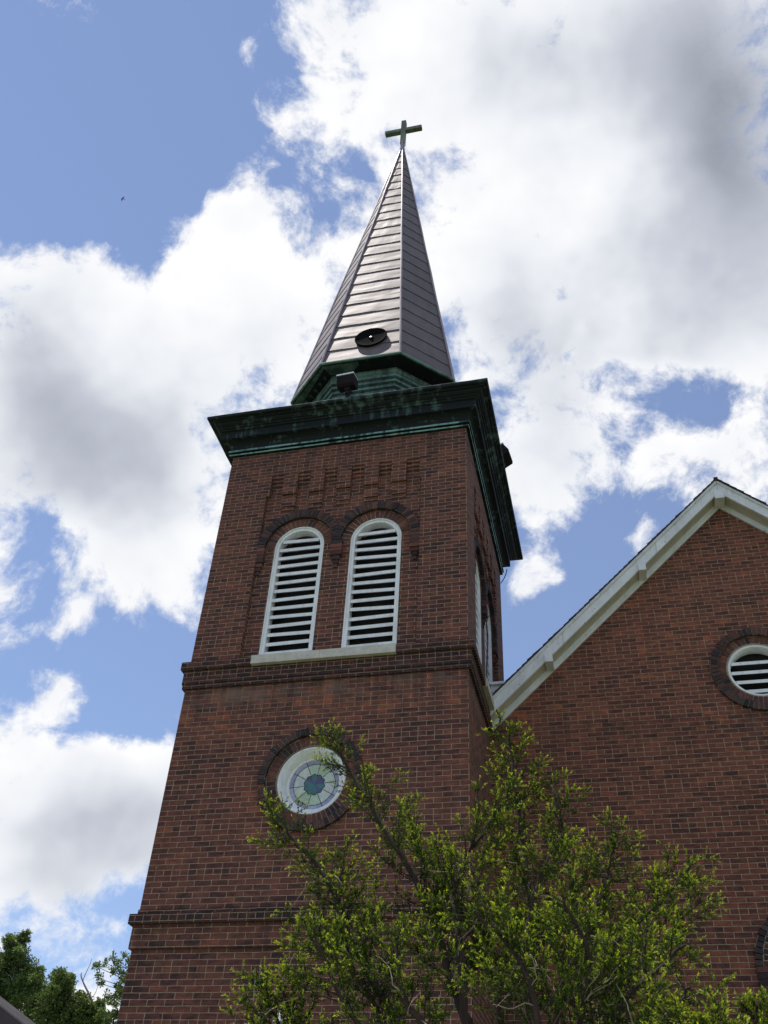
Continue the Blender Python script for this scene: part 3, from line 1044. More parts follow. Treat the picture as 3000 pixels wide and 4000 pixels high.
# ================================================================== nave gable
GY = 1.85
XP, ZP, SL = 7.47, 9.89, 0.98
XE = XP + (XP - WT)
zr = lambda x, base=ZP: base - SL * abs(x - XP)
TN = lambda u, d, z: (u, GY + d, z)
VENT = (7.50, 6.99)
BIGW = (7.48, 3.20)
nv = MB()
og = [(WT - 0.3, GROUND - 0.3), (XE, GROUND - 0.3), (XE, zr(XE, ZP + 0.1)), (XP, ZP + 0.1), (WT - 0.3, zr(WT - 0.3, ZP + 0.1))]
bw = arch(BIGW[0], -0.3, BIGW[1], 0.58, 32)
vh = circle(*VENT, 0.52, 48)
fill(nv, TN, og, [vh, bw], 0.0)
reveal(nv, TN, bw, 0.0, 0.25)
# far walls of the nave
nv.face([(XE, GY, GROUND - 0.3), (XE, 16, GROUND - 0.3), (XE, 16, zr(XE, ZP)), (XE, GY, zr(XE, ZP))])
nv.face([(WT, WT, GROUND - 0.3), (WT, 16, GROUND - 0.3), (WT, 16, zr(WT, ZP)), (WT, WT, zr(WT, ZP))])
nv.face([(WT, 16, GROUND), (XE, 16, GROUND), (XE, 16, zr(XE)), (XP, 16, ZP), (WT, 16, zr(WT))])
nv.build('gable_wall', M_BRICK_N, church)

OH = 0.27
fy0, fy1 = GY - OH, GY - OH + 0.04
ZF0, ZF1 = ZP + 0.078, ZP + 0.325        # bargeboard bottom and top on the ridge line
def rake(mb, xa, xb, z0, z1, y0, y1, mi=0):
    for x0, x1 in ((xa, XP), (XP, xb)):
        if x0 >= x1:
            continue
        a = [(x0, y0, zr(x0, z0)), (x1, y0, zr(x1, z0)), (x1, y0, zr(x1, z1)), (x0, y0, zr(x0, z1))]
        b = [(x0, y1, zr(x0, z0)), (x1, y1, zr(x1, z0)), (x1, y1, zr(x1, z1)), (x0, y1, zr(x0, z1))]
        mb.hexa(a, b, mi)
XL = WT + 0.045
bb = MB()
def board_run(mb, xs, z0, z1, y0, y1):
    # lengths of board butted with fine open joints, each a touch out of line
    for x0, x1 in zip(xs, xs[1:]):
        j = random.uniform(-0.0025, 0.0025)
        x0, x1 = x0 + 0.002, x1 - 0.002
        a = [(x0, y0 + j, zr(x0, z0)), (x1, y0 + j, zr(x1, z0)), (x1, y0 + j, zr(x1, z1)), (x0, y0 + j, zr(x0, z1))]
        b = [(p[0], y1, p[2]) for p in a]
        mb.hexa(a, b)
board_run(bb, [XL, 4.92, 6.41, XP, 8.6, 10.1, XE + 0.45], ZF0, ZF1 - 0.062, fy0, fy1)
board_run(bb, [XL, 5.35, XP, 9.3, XE + 0.45], ZF1 - 0.062, ZF1 - 0.010, fy0 - 0.022, fy1)
bb.build('bargeboard', M_TRIM, church)
sf = MB()
rake(sf, XL, XE + 0.45, ZF0 + 0.012, ZF0 + 0.035, fy1, GY + 0.02)
sf.build('soffit', simple('shaded_white_paint', (0.50, 0.46, 0.37), 0.7, 0, 0.15, 6.0), church)  # white boards; beige puts the shade and warm bounce of the overhang into colour
fz = MB()
rake(fz, WT + 0.01, XE + 0.02, ZP - 0.03, ZF0 + 0.011, GY - 0.03, GY + 0.005)
fz.build('light_soffit_strip', M_TRIM, church)  # strip shaped to stand for the lighter, bounce-lit soffit beside the wall
rf = MB()
NC = 46
for side in (-1, 1):
    xe = XL if side < 0 else XE + 0.45
    for k in range(NC):
        xa = XP + (xe - XP) * k / NC
        xb = XP + (xe - XP) * (k + 1) / NC
        j = random.uniform(-0.008, 0.012)
        y0 = fy0 - 0.045 + j
        lift = 0.020
        for y_0, y_1 in ((y0, 16.0),):
            ta, tb = zr(xa, ZF1 + 0.010), zr(xb, ZF1 + 0.022)
            ba, bb_ = zr(xa, ZF1 - 0.010), zr(xb, ZF1 - 0.010)
            rf.hexa([(xa, y_0, ba), (xb, y_0, bb_), (xb, y_0, tb), (xa, y_0, ta)], [(xa, y_1, ba), (xb, y_1, bb_), (xb, y_1, tb), (xa, y_1, ta)])
rf.box(XP - 0.03, XP + 0.03, fy0 - 0.048, 16, ZF1 - 0.03, ZF1 + 0.030)
rf.build('roof', M_SHINGLE, church)
for xc in (4.70, 6.165, 8.77, 10.24):
    bk = MB()
    z = zr(xc, ZF0 + 0.01)
    bk.box(xc - 0.055, xc + 0.055, fy0 - 0.035, GY - 0.031, z - 0.085, z + 0.055)
    bk.build('rafter_end', M_TRIM, church)
bk = MB()
bk.box(XP - 0.07, XP + 0.07, fy0 - 0.025, GY - 0.031, ZF0 - 0.13, ZF0 + 0.02)
bk.build('rafter_end', M_TRIM, church)

# white boarded upstand between tower and roof
sd = MB()
for k in range(4):
    z0 = 6.522 + 0.11 * k
    xr, xq = XP - (ZP + 0.27 - z0) / SL, XP - (ZP + 0.27 - z0 - 0.109) / SL
    xr = max(xr, WT + 0.03)
    sd.hexa([(WT + 0.004, GY - 0.135, z0), (xr, GY - 0.135, z0), (xr, GY + 1.9, z0), (WT + 0.004, GY + 1.9, z0)],
            [(WT + 0.004, GY - 0.115, z0 + 0.109), (xq, GY - 0.115, z0 + 0.109), (xq, GY + 1.9, z0 + 0.109), (WT + 0.004, GY + 1.9, z0 + 0.109)])
sd.box(WT + 0.004, WT + 0.36, GY - 0.165, GY + 1.9, 6.962, 7.0)
sd.build('boarded_upstand', M_TRIM, church)

# round louvred vent in the gable
a = MB()
ring_sheet(a, TN, *VENT, 0.40, 0.53, 0.016, 0, 2 * math.pi, 1, 64)
ring_sheet(a, TN, *VENT, 0.528, 0.63, -0.034, 0, 2 * math.pi, 1, 64)
voussoirs(a, TN, *VENT, 0.418, 0.516, 0.004, 0.09, 0, 2 * math.pi, 0.3, 0.064)
voussoirs(a, TN, *VENT, 0.526, 0.632, -0.048, 0.02, 0, 2 * math.pi, 0.85, 0.064)
a.build('round_vent_arch', [M_TINT, M_MORTAR], church)
fr = MB()
TV = lambda x, y, h: TN(VENT[0] + x, h, VENT[1] + y)
fr.lathe([(0.415, 0.25), (0.415, 0.035), (0.408, 0.026), (0.372, 0.026), (0.365, 0.036), (0.362, 0.20)], TV, 64)
vent = fr.build('round_vent', M_WHITE, church, smooth=True)
sl = MB()
for k in range(6):
    zc = -0.30 + 0.146 * k - 0.035
    hw = lambda q: math.sqrt(max(0.0, 0.362 ** 2 - q ** 2))
    za, zb = zc, zc + 0.085
    w0, w1 = min(hw(za), hw(za + 0.03)), min(hw(zb), hw(zb + 0.025))
    if min(w0, w1) < 0.13:
        continue
    P = lambda x, d, q: TN(VENT[0] + x, d, VENT[1] + q)
    sl.hexa([P(-w0, 0.045, za), P(w0, 0.045, za), P(w0, 0.045, za + 0.050), P(-w0, 0.045, za + 0.050)],
            [P(-w1, 0.145, zb), P(w1, 0.145, zb), P(w1, 0.145, zb + 0.022), P(-w1, 0.145, zb + 0.022)])
sl.build('louvre', M_WHITE, vent)
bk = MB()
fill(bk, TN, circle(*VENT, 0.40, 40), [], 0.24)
bk.build('shade_sheet', M_VOID, vent)  # dark disc standing in for the shade inside the vent

# large arched window of the nave, mostly outside the frame
a = MB()
ring_sheet(a, TN, *BIGW, 0.582, 0.745, -0.008, 0, math.pi, 1, 48)
voussoirs(a, TN, *BIGW, 0.586, 0.655, -0.014, 0.06, 0, math.pi, 0.6)
voussoirs(a, TN, *BIGW, 0.662, 0.745, -0.048, 0.02, 0, math.pi, 0.9)
for sgn in (-1, 1):
    z = BIGW[1] - 0.004
    for k in range(6):
        c = BIGW[0] + sgn * 0.667
        a.box(c - 0.08, c + 0.08, -0.045, 0.02, z - 0.06, z, tint=brick_tint(0.85), T=TN)
        z -= 0.0655
a.build('window_arch', [M_TINT, M_MORTAR], church)
fr = MB()
o1, o2 = arch(BIGW[0], -0.3, BIGW[1], 0.58, 32), arch(BIGW[0], -0.22, BIGW[1], 0.50, 32)
for i in range(len(o1)):
    j = (i + 1) % len(o1)
    fr.hexa([TN(o1[i][0], 0.2, o1[i][1]), TN(o1[j][0], 0.2, o1[j][1]), TN(o2[j][0], 0.2, o2[j][1]), TN(o2[i][0], 0.2, o2[i][1])],
            [TN(o1[i][0], 0.1, o1[i][1]), TN(o1[j][0], 0.1, o1[j][1]), TN(o2[j][0], 0.1, o2[j][1]), TN(o2[i][0], 0.1, o2[i][1])])
fr.box(BIGW[0] - 0.025, BIGW[0] + 0.025, GY + 0.11, GY + 0.17, -0.22, 3.69)
for z in (0.8, 1.8, 2.8):
    fr.box(BIGW[0] - 0.5, BIGW[0] + 0.5, GY + 0.115, GY + 0.165, z - 0.02, z + 0.02)
f = fr.build('arched_window', M_WHITE, church)
pn = MB()
fill(pn, TN, arch(BIGW[0], -0.25, BIGW[1], 0.54, 24), [], 0.15, 0, (0.10, 0.13, 0.12))
pn.build('pane', M_GLASS, f)

# ================================================================== things fixed to the church
# horn loudspeaker on the spire
hs = thing('horn_loudspeaker', 'round black horn loudspeaker fixed low on the front of the bronze spire', 'loudspeaker')
HX, HZ, HY = 2.0, 13.585, 0.445
HC, HS = math.cos(math.radians(9)), math.sin(math.radians(9))
TH = lambda x, y, h: (HX + x, HY + y * HS + h * HC, HZ + y * HC - h * HS)
hb = MB()
hb.lathe([(0.302, 0.012), (0.302, -0.004), (0.290, -0.010), (0.278, 0.000), (0.24, 0.010), (0.17, 0.017), (0.09, 0.020), (0.0, 0.021)], TH, 48)
hb.lathe([(0.302, 0.012), (0.285, 0.030), (0.255, 0.050), (0.205, 0.105), (0.145, 0.145), (0.11, 0.17), (0.11, 0.30), (0.0, 0.31)], TH, 48)
hb.build('horn', M_HORN, hs, smooth=True)
hp = MB()
hp.lathe([(0.0, 0.006), (0.03, 0.008), (0.045, 0.014), (0.047, 0.024)], TH, 20)
hp.build('phase_plug', M_HORN, hs, smooth=True)
hp = MB()
hp.lathe([(0.0, -0.006), (0.020, -0.004), (0.023, 0.008)], TH, 16)
hp.build('bolt', M_CHROME, hs, smooth=True)
for sx in (-0.145, 0.145):
    hp = MB()
    hp.box(HX + sx - 0.015, HX + sx + 0.015, HY + 0.06, HY + 0.20, HZ - 0.02, HZ + 0.02)
    hp.build('bracket', M_BLACK, hs)

def floodlight(loc, rz, label, tilt):
    fl = thing('floodlight', label, 'floodlight', 'floodlights on the cornice')
    fl.location = loc
    fl.rotation_euler = (0, 0, rz)
    b = MB()
    # rounded housing seen from behind: profile in y-z swept along x
    pr = [(-0.10, -0.16), (0.06, -0.16), (0.10, -0.13), (0.115, 0.10), (0.09, 0.15), (-0.10, 0.15), (-0.125, 0.12), (-0.13, -0.10)]
    c, s = math.cos(tilt), math.sin(tilt)
    R = lambda x, y, z: (x, y * c - z * s, 0.50 + y * s + z * c)
    pr = [(y, z * 0.74) for y, z in pr]
    L = [R(-0.158, y, z) for y, z in pr]
    Rr = [R(0.158, y, z) for y, z in pr]
    L2 = [R(-0.148, y * 1.06, z * 1.06) for y, z in pr]
    n = len(pr)
    for i in range(n):
        j = (i + 1) % n
        b.face([L[i], L[j], Rr[j], Rr[i]])
    b.face(L[::-1])
    b.face(Rr)
    b.build('housing', M_LAMP, fl)
    l = MB()
    l.box(-0.160, 0.160, -0.140, 0.118, 0.102, 0.126, T=R)
    l.build('rim', M_CHROME, fl)
    l = MB()
    l.box(-0.14, 0.14, -0.11, 0.09, 0.126, 0.132, T=R)
    l.build('lens', M_LENS, fl)
    k = MB()
    k.tube([(0.02, 0, 0.0), (0.02, 0, 0.25)], 0.030, 0.030, 10)
    k.tube([(0.02, 0, 0.22), (0.02, 0, 0.30)], 0.046, 0.046, 10)
    k.box(-0.03, 0.07, -0.05, 0.05, 0.29, 0.36)
    k.tube([(0.02, 0, 0.0), (0.02, 0, 0.012)], 0.07, 0.07, 12)
    k.build('stand', M_LAMP, fl)
    return fl
f1 = floodlight((1.90, -0.26, 11.105), math.radians(-4), 'brown floodlight standing on the front edge of the copper cornice below the horn loudspeaker', math.radians(12))
f2 = floodlight((4.12, 1.95, 11.105), math.radians(84), 'brown floodlight leaning out over the right edge of the copper cornice', math.radians(-30))
f2.scale = (1.05, 1.05, 1.05)
f1.scale = (0.92, 0.92, 0.95)

cb = MB()
YEW_LIMBS = [
    (0.03, [(4.501, -4.000, 0.722), (4.464, -3.983, 1.226), (4.292, -3.967, 1.579), (4.169, -3.950, 2.014), (3.771, -3.933, 2.674), (3.534, -3.917, 3.040), (3.364, -3.900, 3.370)]),
    (0.028, [(4.426, -4.400, 0.673), (4.147, -4.440, 1.161), (3.866, -4.480, 1.579), (3.599, -4.520, 2.064), (3.386, -4.560, 2.283), (3.223, -4.600, 2.442)]),
    (0.03, [(4.599, -4.200, 0.700), (4.429, -4.140, 1.261), (4.360, -4.080, 1.861), (4.333, -4.020, 2.182), (4.534, -3.960, 2.574), (4.692, -3.900, 2.829)]),
    (0.03, [(4.668, -3.600, 0.773), (4.743, -3.560, 1.454), (4.771, -3.520, 2.086), (4.722, -3.480, 2.628), (4.680, -3.440, 3.072), (4.645, -3.400, 3.602)]),
    (0.022, [(4.756, -3.600, 1.031), (4.998, -3.525, 1.917), (5.049, -3.450, 2.445), (5.000, -3.375, 2.847), (4.961, -3.300, 3.222)]),
    (0.03, [(4.765, -4.100, 0.716), (5.041, -4.025, 1.352), (5.302, -3.950, 1.791), (5.612, -3.875, 2.082), (5.837, -3.800, 2.326)]),
    (0.026, [(4.905, -4.600, 0.659), (5.178, -4.667, 1.154), (5.467, -4.733, 1.402), (5.683, -4.800, 1.556)]),
    (0.026, [(4.715, -3.900, 0.738), (4.928, -3.833, 1.464), (5.210, -3.767, 2.080), (5.391, -3.700, 2.587)]),
    (0.022, [(4.430, -4.800, 0.625), (4.135, -4.867, 0.994), (3.873, -4.933, 1.279), (3.718, -5.000, 1.599)]),
    (0.024, [(4.571, -4.900, 0.616), (4.387, -4.933, 1.040), (4.198, -4.967, 1.330), (4.194, -5.000, 1.616)]),
    (0.022, [(4.472, -3.800, 0.745), (4.562, -3.750, 1.557), (4.225, -3.700, 2.210), (4.011, -3.650, 2.535), (3.896, -3.600, 2.863)]),
    (0.024, [(4.813, -4.900, 0.622), (4.909, -4.967, 1.148), (4.803, -5.033, 1.492), (4.616, -5.100, 1.655)]),
    (0.024, [(4.914, -4.700, 0.648), (5.080, -4.767, 1.133), (5.180, -4.833, 1.479), (5.073, -4.900, 1.761)]),
    (0.024, [(5.050, -4.900, 0.627), (5.331, -4.967, 1.037), (5.526, -5.033, 1.155), (5.664, -5.100, 1.285)]),
    (0.02, [(4.822, -4.400, 0.681), (4.785, -4.350, 1.413), (4.815, -4.300, 1.845), (4.937, -4.250, 2.194), (5.059, -4.200, 2.421)]),
    (0.022, [(4.878, -4.300, 0.694), (5.278, -4.233, 1.438), (5.636, -4.167, 1.795), (5.846, -4.100, 2.017)]),
    (0.022, [(4.376, -4.500, 0.660), (4.004, -4.475, 1.256), (3.742, -4.450, 1.675), (3.678, -4.425, 1.984), (3.669, -4.400, 2.233)]),
]
SHRUB_STEMS = [
    (0.012, [(3.804, -4.900, 0.706), (3.581, -4.933, 1.096), (3.483, -4.967, 1.273), (3.464, -5.000, 1.392)]),
    (0.01, [(3.818, -4.900, 0.706), (3.641, -4.900, 1.091), (3.605, -4.900, 1.288), (3.574, -4.900, 1.430)]),
    (0.01, [(3.808, -5.000, 0.692), (3.592, -5.033, 1.040), (3.475, -5.067, 1.164), (3.420, -5.100, 1.229)]),
]
SIDE_SHRUB_STEMS = [
    (0.012, [(5.732, -5.200, 0.699), (5.717, -5.250, 0.933), (5.720, -5.300, 1.086)]),
    (0.012, [(5.777, -5.300, 0.686), (5.848, -5.350, 0.964), (5.912, -5.400, 1.094)]),
    (0.012, [(5.821, -5.400, 0.673), (5.921, -5.450, 0.944), (6.039, -5.500, 1.131)]),
    (0.01, [(5.674, -5.300, 0.684), (5.606, -5.300, 0.922), (5.566, -5.300, 1.023)]),
    (0.01, [(5.763, -5.500, 0.658), (5.742, -5.550, 0.830), (5.758, -5.600, 0.933)]),
]
CABLE_LONG = [(3.860, 1.617, 8.087), (3.870, 1.268, 7.725), (3.860, 1.420, 7.571), (3.870, 1.240, 7.130), (3.870, 1.172, 6.853), (3.870, 1.218, 6.725), (3.842, 1.660, 6.934), (3.863, 1.620, 6.705), (3.930, 1.600, 6.504), (3.974, 1.600, 6.380), (3.969, 1.620, 6.301), (3.900, 1.630, 6.185), (3.854, 1.800, 6.163)]
CABLE_SHORT = [(3.921, 3.900, 10.638), (3.898, 3.880, 10.513), (3.864, 3.860, 10.402), (3.808, 3.820, 10.276)]
TREE_A = [(-15.78, 22.00, 9.85, 0.14), (-15.96, 22.00, 9.67, 0.25), (-16.20, 22.00, 9.85, 0.09), (-15.95, 22.00, 9.44, 0.26), (-16.30, 22.00, 9.53, 0.08), (-15.66, 22.00, 9.93, 0.06), (-16.44, 22.00, 9.04, 0.34), (-15.80, 22.00, 9.06, 0.40), (-15.36, 22.00, 9.08, 0.21), (-16.24, 22.00, 8.63, 0.46), (-15.56, 22.00, 8.65, 0.46), (-15.07, 22.00, 8.70, 0.17), (-16.89, 22.00, 8.93, 0.46), (-14.97, 22.00, 8.28, 0.33), (-15.32, 22.00, 8.12, 0.45), (-15.98, 22.00, 8.07, 0.51), (-16.64, 22.00, 8.21, 0.52), (-14.63, 22.00, 8.28, 0.12), (-15.45, 22.00, 7.79, 0.18), (-16.31, 22.00, 7.65, 0.45), ]
TREE_B = [(-16.37, 26.00, 9.55, 0.24), (-16.54, 26.00, 9.36, 0.30), (-16.00, 26.00, 9.42, 0.24), (-16.80, 26.00, 9.49, 0.08), (-16.15, 26.00, 9.05, 0.40), (-15.74, 26.00, 9.17, 0.23), (-16.78, 26.00, 9.18, 0.20), (-15.46, 26.00, 8.83, 0.20), (-16.25, 26.00, 8.65, 0.57), (-16.80, 26.00, 8.75, 0.33), (-15.48, 26.00, 8.50, 0.50), (-17.10, 26.00, 8.38, 0.43), (-16.27, 26.00, 8.08, 0.63), (-15.42, 26.00, 8.05, 0.59), (-14.81, 26.00, 8.43, 0.30), (-14.68, 26.00, 8.64, 0.13), (-14.78, 26.00, 8.08, 0.39), (-17.25, 26.00, 8.05, 0.33), (-15.50, 26.00, 9.35, 0.05), (-14.28, 26.00, 8.08, 0.20), ]
TREE_C = [(-10.32, 19.00, 8.37, 0.08), (-10.50, 19.00, 8.19, 0.11), (-10.70, 19.00, 8.04, 0.08), (-10.31, 19.00, 8.04, 0.09), (-10.12, 19.00, 8.21, 0.08), (-10.69, 19.00, 7.79, 0.12), (-10.41, 19.00, 7.84, 0.14), (-10.14, 19.00, 7.83, 0.12), (-10.72, 19.00, 7.56, 0.13), (-10.49, 19.00, 7.59, 0.13), (-10.72, 19.00, 7.44, 0.05), (-10.09, 19.00, 7.63, 0.11), (-10.27, 19.00, 7.29, 0.11), (-10.12, 19.00, 7.39, 0.13), (-10.28, 19.00, 7.07, 0.11), (-10.07, 19.00, 7.04, 0.13), (-10.35, 19.00, 6.68, 0.13), (-10.09, 19.00, 6.68, 0.16), (-10.58, 19.00, 6.68, 0.11), (-9.89, 19.00, 6.80, 0.16), (-9.99, 19.00, 8.03, 0.16), (-9.81, 19.00, 7.53, 0.21), (-9.78, 19.00, 7.16, 0.24), (-10.18, 19.00, 6.44, 0.21), ]
BARE_BRANCH = [(-14.867, 26.000, 8.584), (-15.068, 26.000, 8.857), (-15.362, 26.000, 9.196), (-15.533, 26.000, 9.415), (-15.647, 26.000, 9.587), (-15.648, 26.000, 9.697)]
BARE_TWIG = [(-15.514, 26.000, 9.414), (-15.452, 26.000, 9.726), (-15.372, 26.000, 9.978), (-15.354, 26.000, 10.216)]
BARE_TWIG_LOW = [(-14.942, 26.000, 8.796), (-14.853, 26.000, 9.008), (-14.817, 26.000, 9.284)]

def smooth_path(pts, n=6):
    P = [Vector(p) for p in pts]
    out = []
    for i in range(len(P) - 1):
        p0, p1, p2, p3 = P[max(0, i - 1)], P[i], P[i + 1], P[min(len(P) - 1, i + 2)]
        for k in range(n):
            t = k / n
            out.append(0.5 * ((2 * p1) + (p2 - p0) * t + (2 * p0 - 5 * p1 + 4 * p2 - p3) * t * t + (3 * p1 - p0 - 3 * p2 + p3) * t ** 3))
    out.append(P[-1])
    return out
cb.tube(smooth_path(CABLE_LONG), 0.010, 0.010, 6)
tag(cb.build('cable', M_CABLE), 'long black cable hanging down the side of the tower and over the white gable trim', 'cable')
cb = MB()
cb.tube(smooth_path(CABLE_SHORT), 0.009, 0.009, 6)
tag(cb.build('cable', M_CABLE), 'short loose cable sagging from the rear end of the copper cornice against the sky', 'cable')

# wall lantern whose cap peeps over the lower edge of the picture
ln = thing('wall_lantern', 'small lantern with a grey pointed metal cap on the tower front at the bottom edge', 'lantern')
LX, LY, LZ = 1.898, -0.25, 2.186
TL = lambda x, y, h: (LX + x, LY + y, LZ + h)
b = MB()
b.lathe([(0.0, 0.115), (0.012, 0.11), (0.014, 0.085), (0.030, 0.070), (0.062, 0.012), (0.066, 0.0), (0.062, -0.006), (0.0, -0.006)], TL, 12)
b.build('cap', M_STEEL, ln)
b = MB()
b.lathe([(0.050, -0.006), (0.046, -0.02), (0.038, -0.20), (0.0, -0.205)], TL, 12)
b.build('glass', M_LENS, ln)
b = MB()
b.tube([(LX, LY, LZ - 0.20), (LX, LY, LZ - 0.26), (LX, LY + 0.1, LZ - 0.30), (LX, -0.005, LZ - 0.30)], 0.016, 0.016, 8)
b.box(LX - 0.05, LX + 0.05, -0.02, -0.001, LZ - 0.38, LZ - 0.22)
b.build('bracket', M_BLACK, ln)

# ================================================================== bird
def bird():
    b = MB()
    c = Vector((-32.02, 30.0, 76.07))
    fw = Vector((-0.55, -0.65, -0.25)).normalized()
    rt = fw.cross(Vector((0.25, 0.1, 1))).normalized()
    up = rt.cross(fw)
    P = lambda f, r, u: c + (fw * f + rt * r + up * u) * 0.6
    secs = [(-0.20, 0.008, 0.006), (-0.12, 0.035, 0.028), (0.0, 0.055, 0.045), (0.10, 0.045, 0.04), (0.17, 0.034, 0.034), (0.21, 0.020, 0.02), (0.25, 0.004, 0.004)]
    n = 8
    rings = [[P(f, rw * math.cos(k * 2 * math.pi / n), ru * math.sin(k * 2 * math.pi / n)) for k in range(n)] for f, rw, ru in secs]
    for i in range(len(rings) - 1):
        for k in range(n):
            b.face([rings[i][k], rings[i][(k + 1) % n], rings[i + 1][(k + 1) % n], rings[i + 1][k]])
    for s in (-1, 1):
        st = [(0.0, 0.11, -0.06, 0.02), (0.20, 0.15, -0.03, 0.06), (0.36, 0.09, -0.06, 0.04), (0.52, -0.04, -0.08, -0.01)]
        for (r0, a0, e0, u0), (r1, a1, e1, u1) in zip(st, st[1:]):
            b.hexa([P(e0, s * r0, u0), P(a0, s * r0, u0), P(a1, s * r1, u1), P(e1, s * r1, u1)],
                   [P(e0, s * r0, u0 + 0.012), P(a0, s * r0, u0 + 0.012), P(a1, s * r1, u1 + 0.010), P(e1, s * r1, u1 + 0.010)])
    b.hexa([P(-0.16, -0.02, 0), P(-0.16, 0.02, 0), P(-0.34, 0.07, -0.01), P(-0.34, -0.07, -0.01)],
           [P(-0.16, -0.02, 0.01), P(-0.16, 0.02, 0.01), P(-0.34, 0.07, 0.0), P(-0.34, -0.07, 0.0)])
    tag(b.build('bird', simple('dark_plumage', (0.035, 0.028, 0.035), 0.8)), 'small dark bird gliding with spread wings in the blue sky', 'bird')
bird()

# ================================================================== plants
def leaf_mesh(name, P, D, N, L, Wd, C, mat, parent):
    """many small pointed leaves: positions P, directions D, normals N, length L, width Wd, colours C"""
    n = len(P)
    S = np.cross(D, N)
    S /= np.linalg.norm(S, axis=1, keepdims=True) + 1e-9
    N2 = np.cross(S, D)
    v = np.empty((n, 4, 3))
    v[:, 0] = P
    v[:, 1] = P + D * (L * 0.55)[:, None] + S * (Wd * 0.5)[:, None] + N2 * (L * 0.06)[:, None]
    v[:, 2] = P + D * L[:, None]
    v[:, 3] = P + D * (L * 0.55)[:, None] - S * (Wd * 0.5)[:, None] + N2 * (L * 0.06)[:, None]
    me = bpy.data.meshes.new(name)
    me.vertices.add(4 * n)
    me.vertices.foreach_set('co', v.reshape(-1))
    me.loops.add(4 * n)
    me.loops.foreach_set('vertex_index', np.arange(4 * n, dtype=np.int32))
    me.polygons.add(n)
    me.polygons.foreach_set('loop_start', np.arange(0, 4 * n, 4, dtype=np.int32))
    me.polygons.foreach_set('loop_total', np.full(n, 4, dtype=np.int32))
    ca = me.color_attributes.new('tint', 'FLOAT_COLOR', 'POINT')
    cc = np.ones((n, 4, 4))
    cc[:, :, :3] = C[:, None, :]
    ca.data.foreach_set('color', cc.reshape(-1))
    me.materials.append(mat)
    me.update(calc_edges=True)
    me.validate()
    o = bpy.data.objects.new(name, me)
    COL.objects.link(o)
    o.parent = parent
    return o
def unit(v):
    return v / (np.linalg.norm(v) + 1e-9)

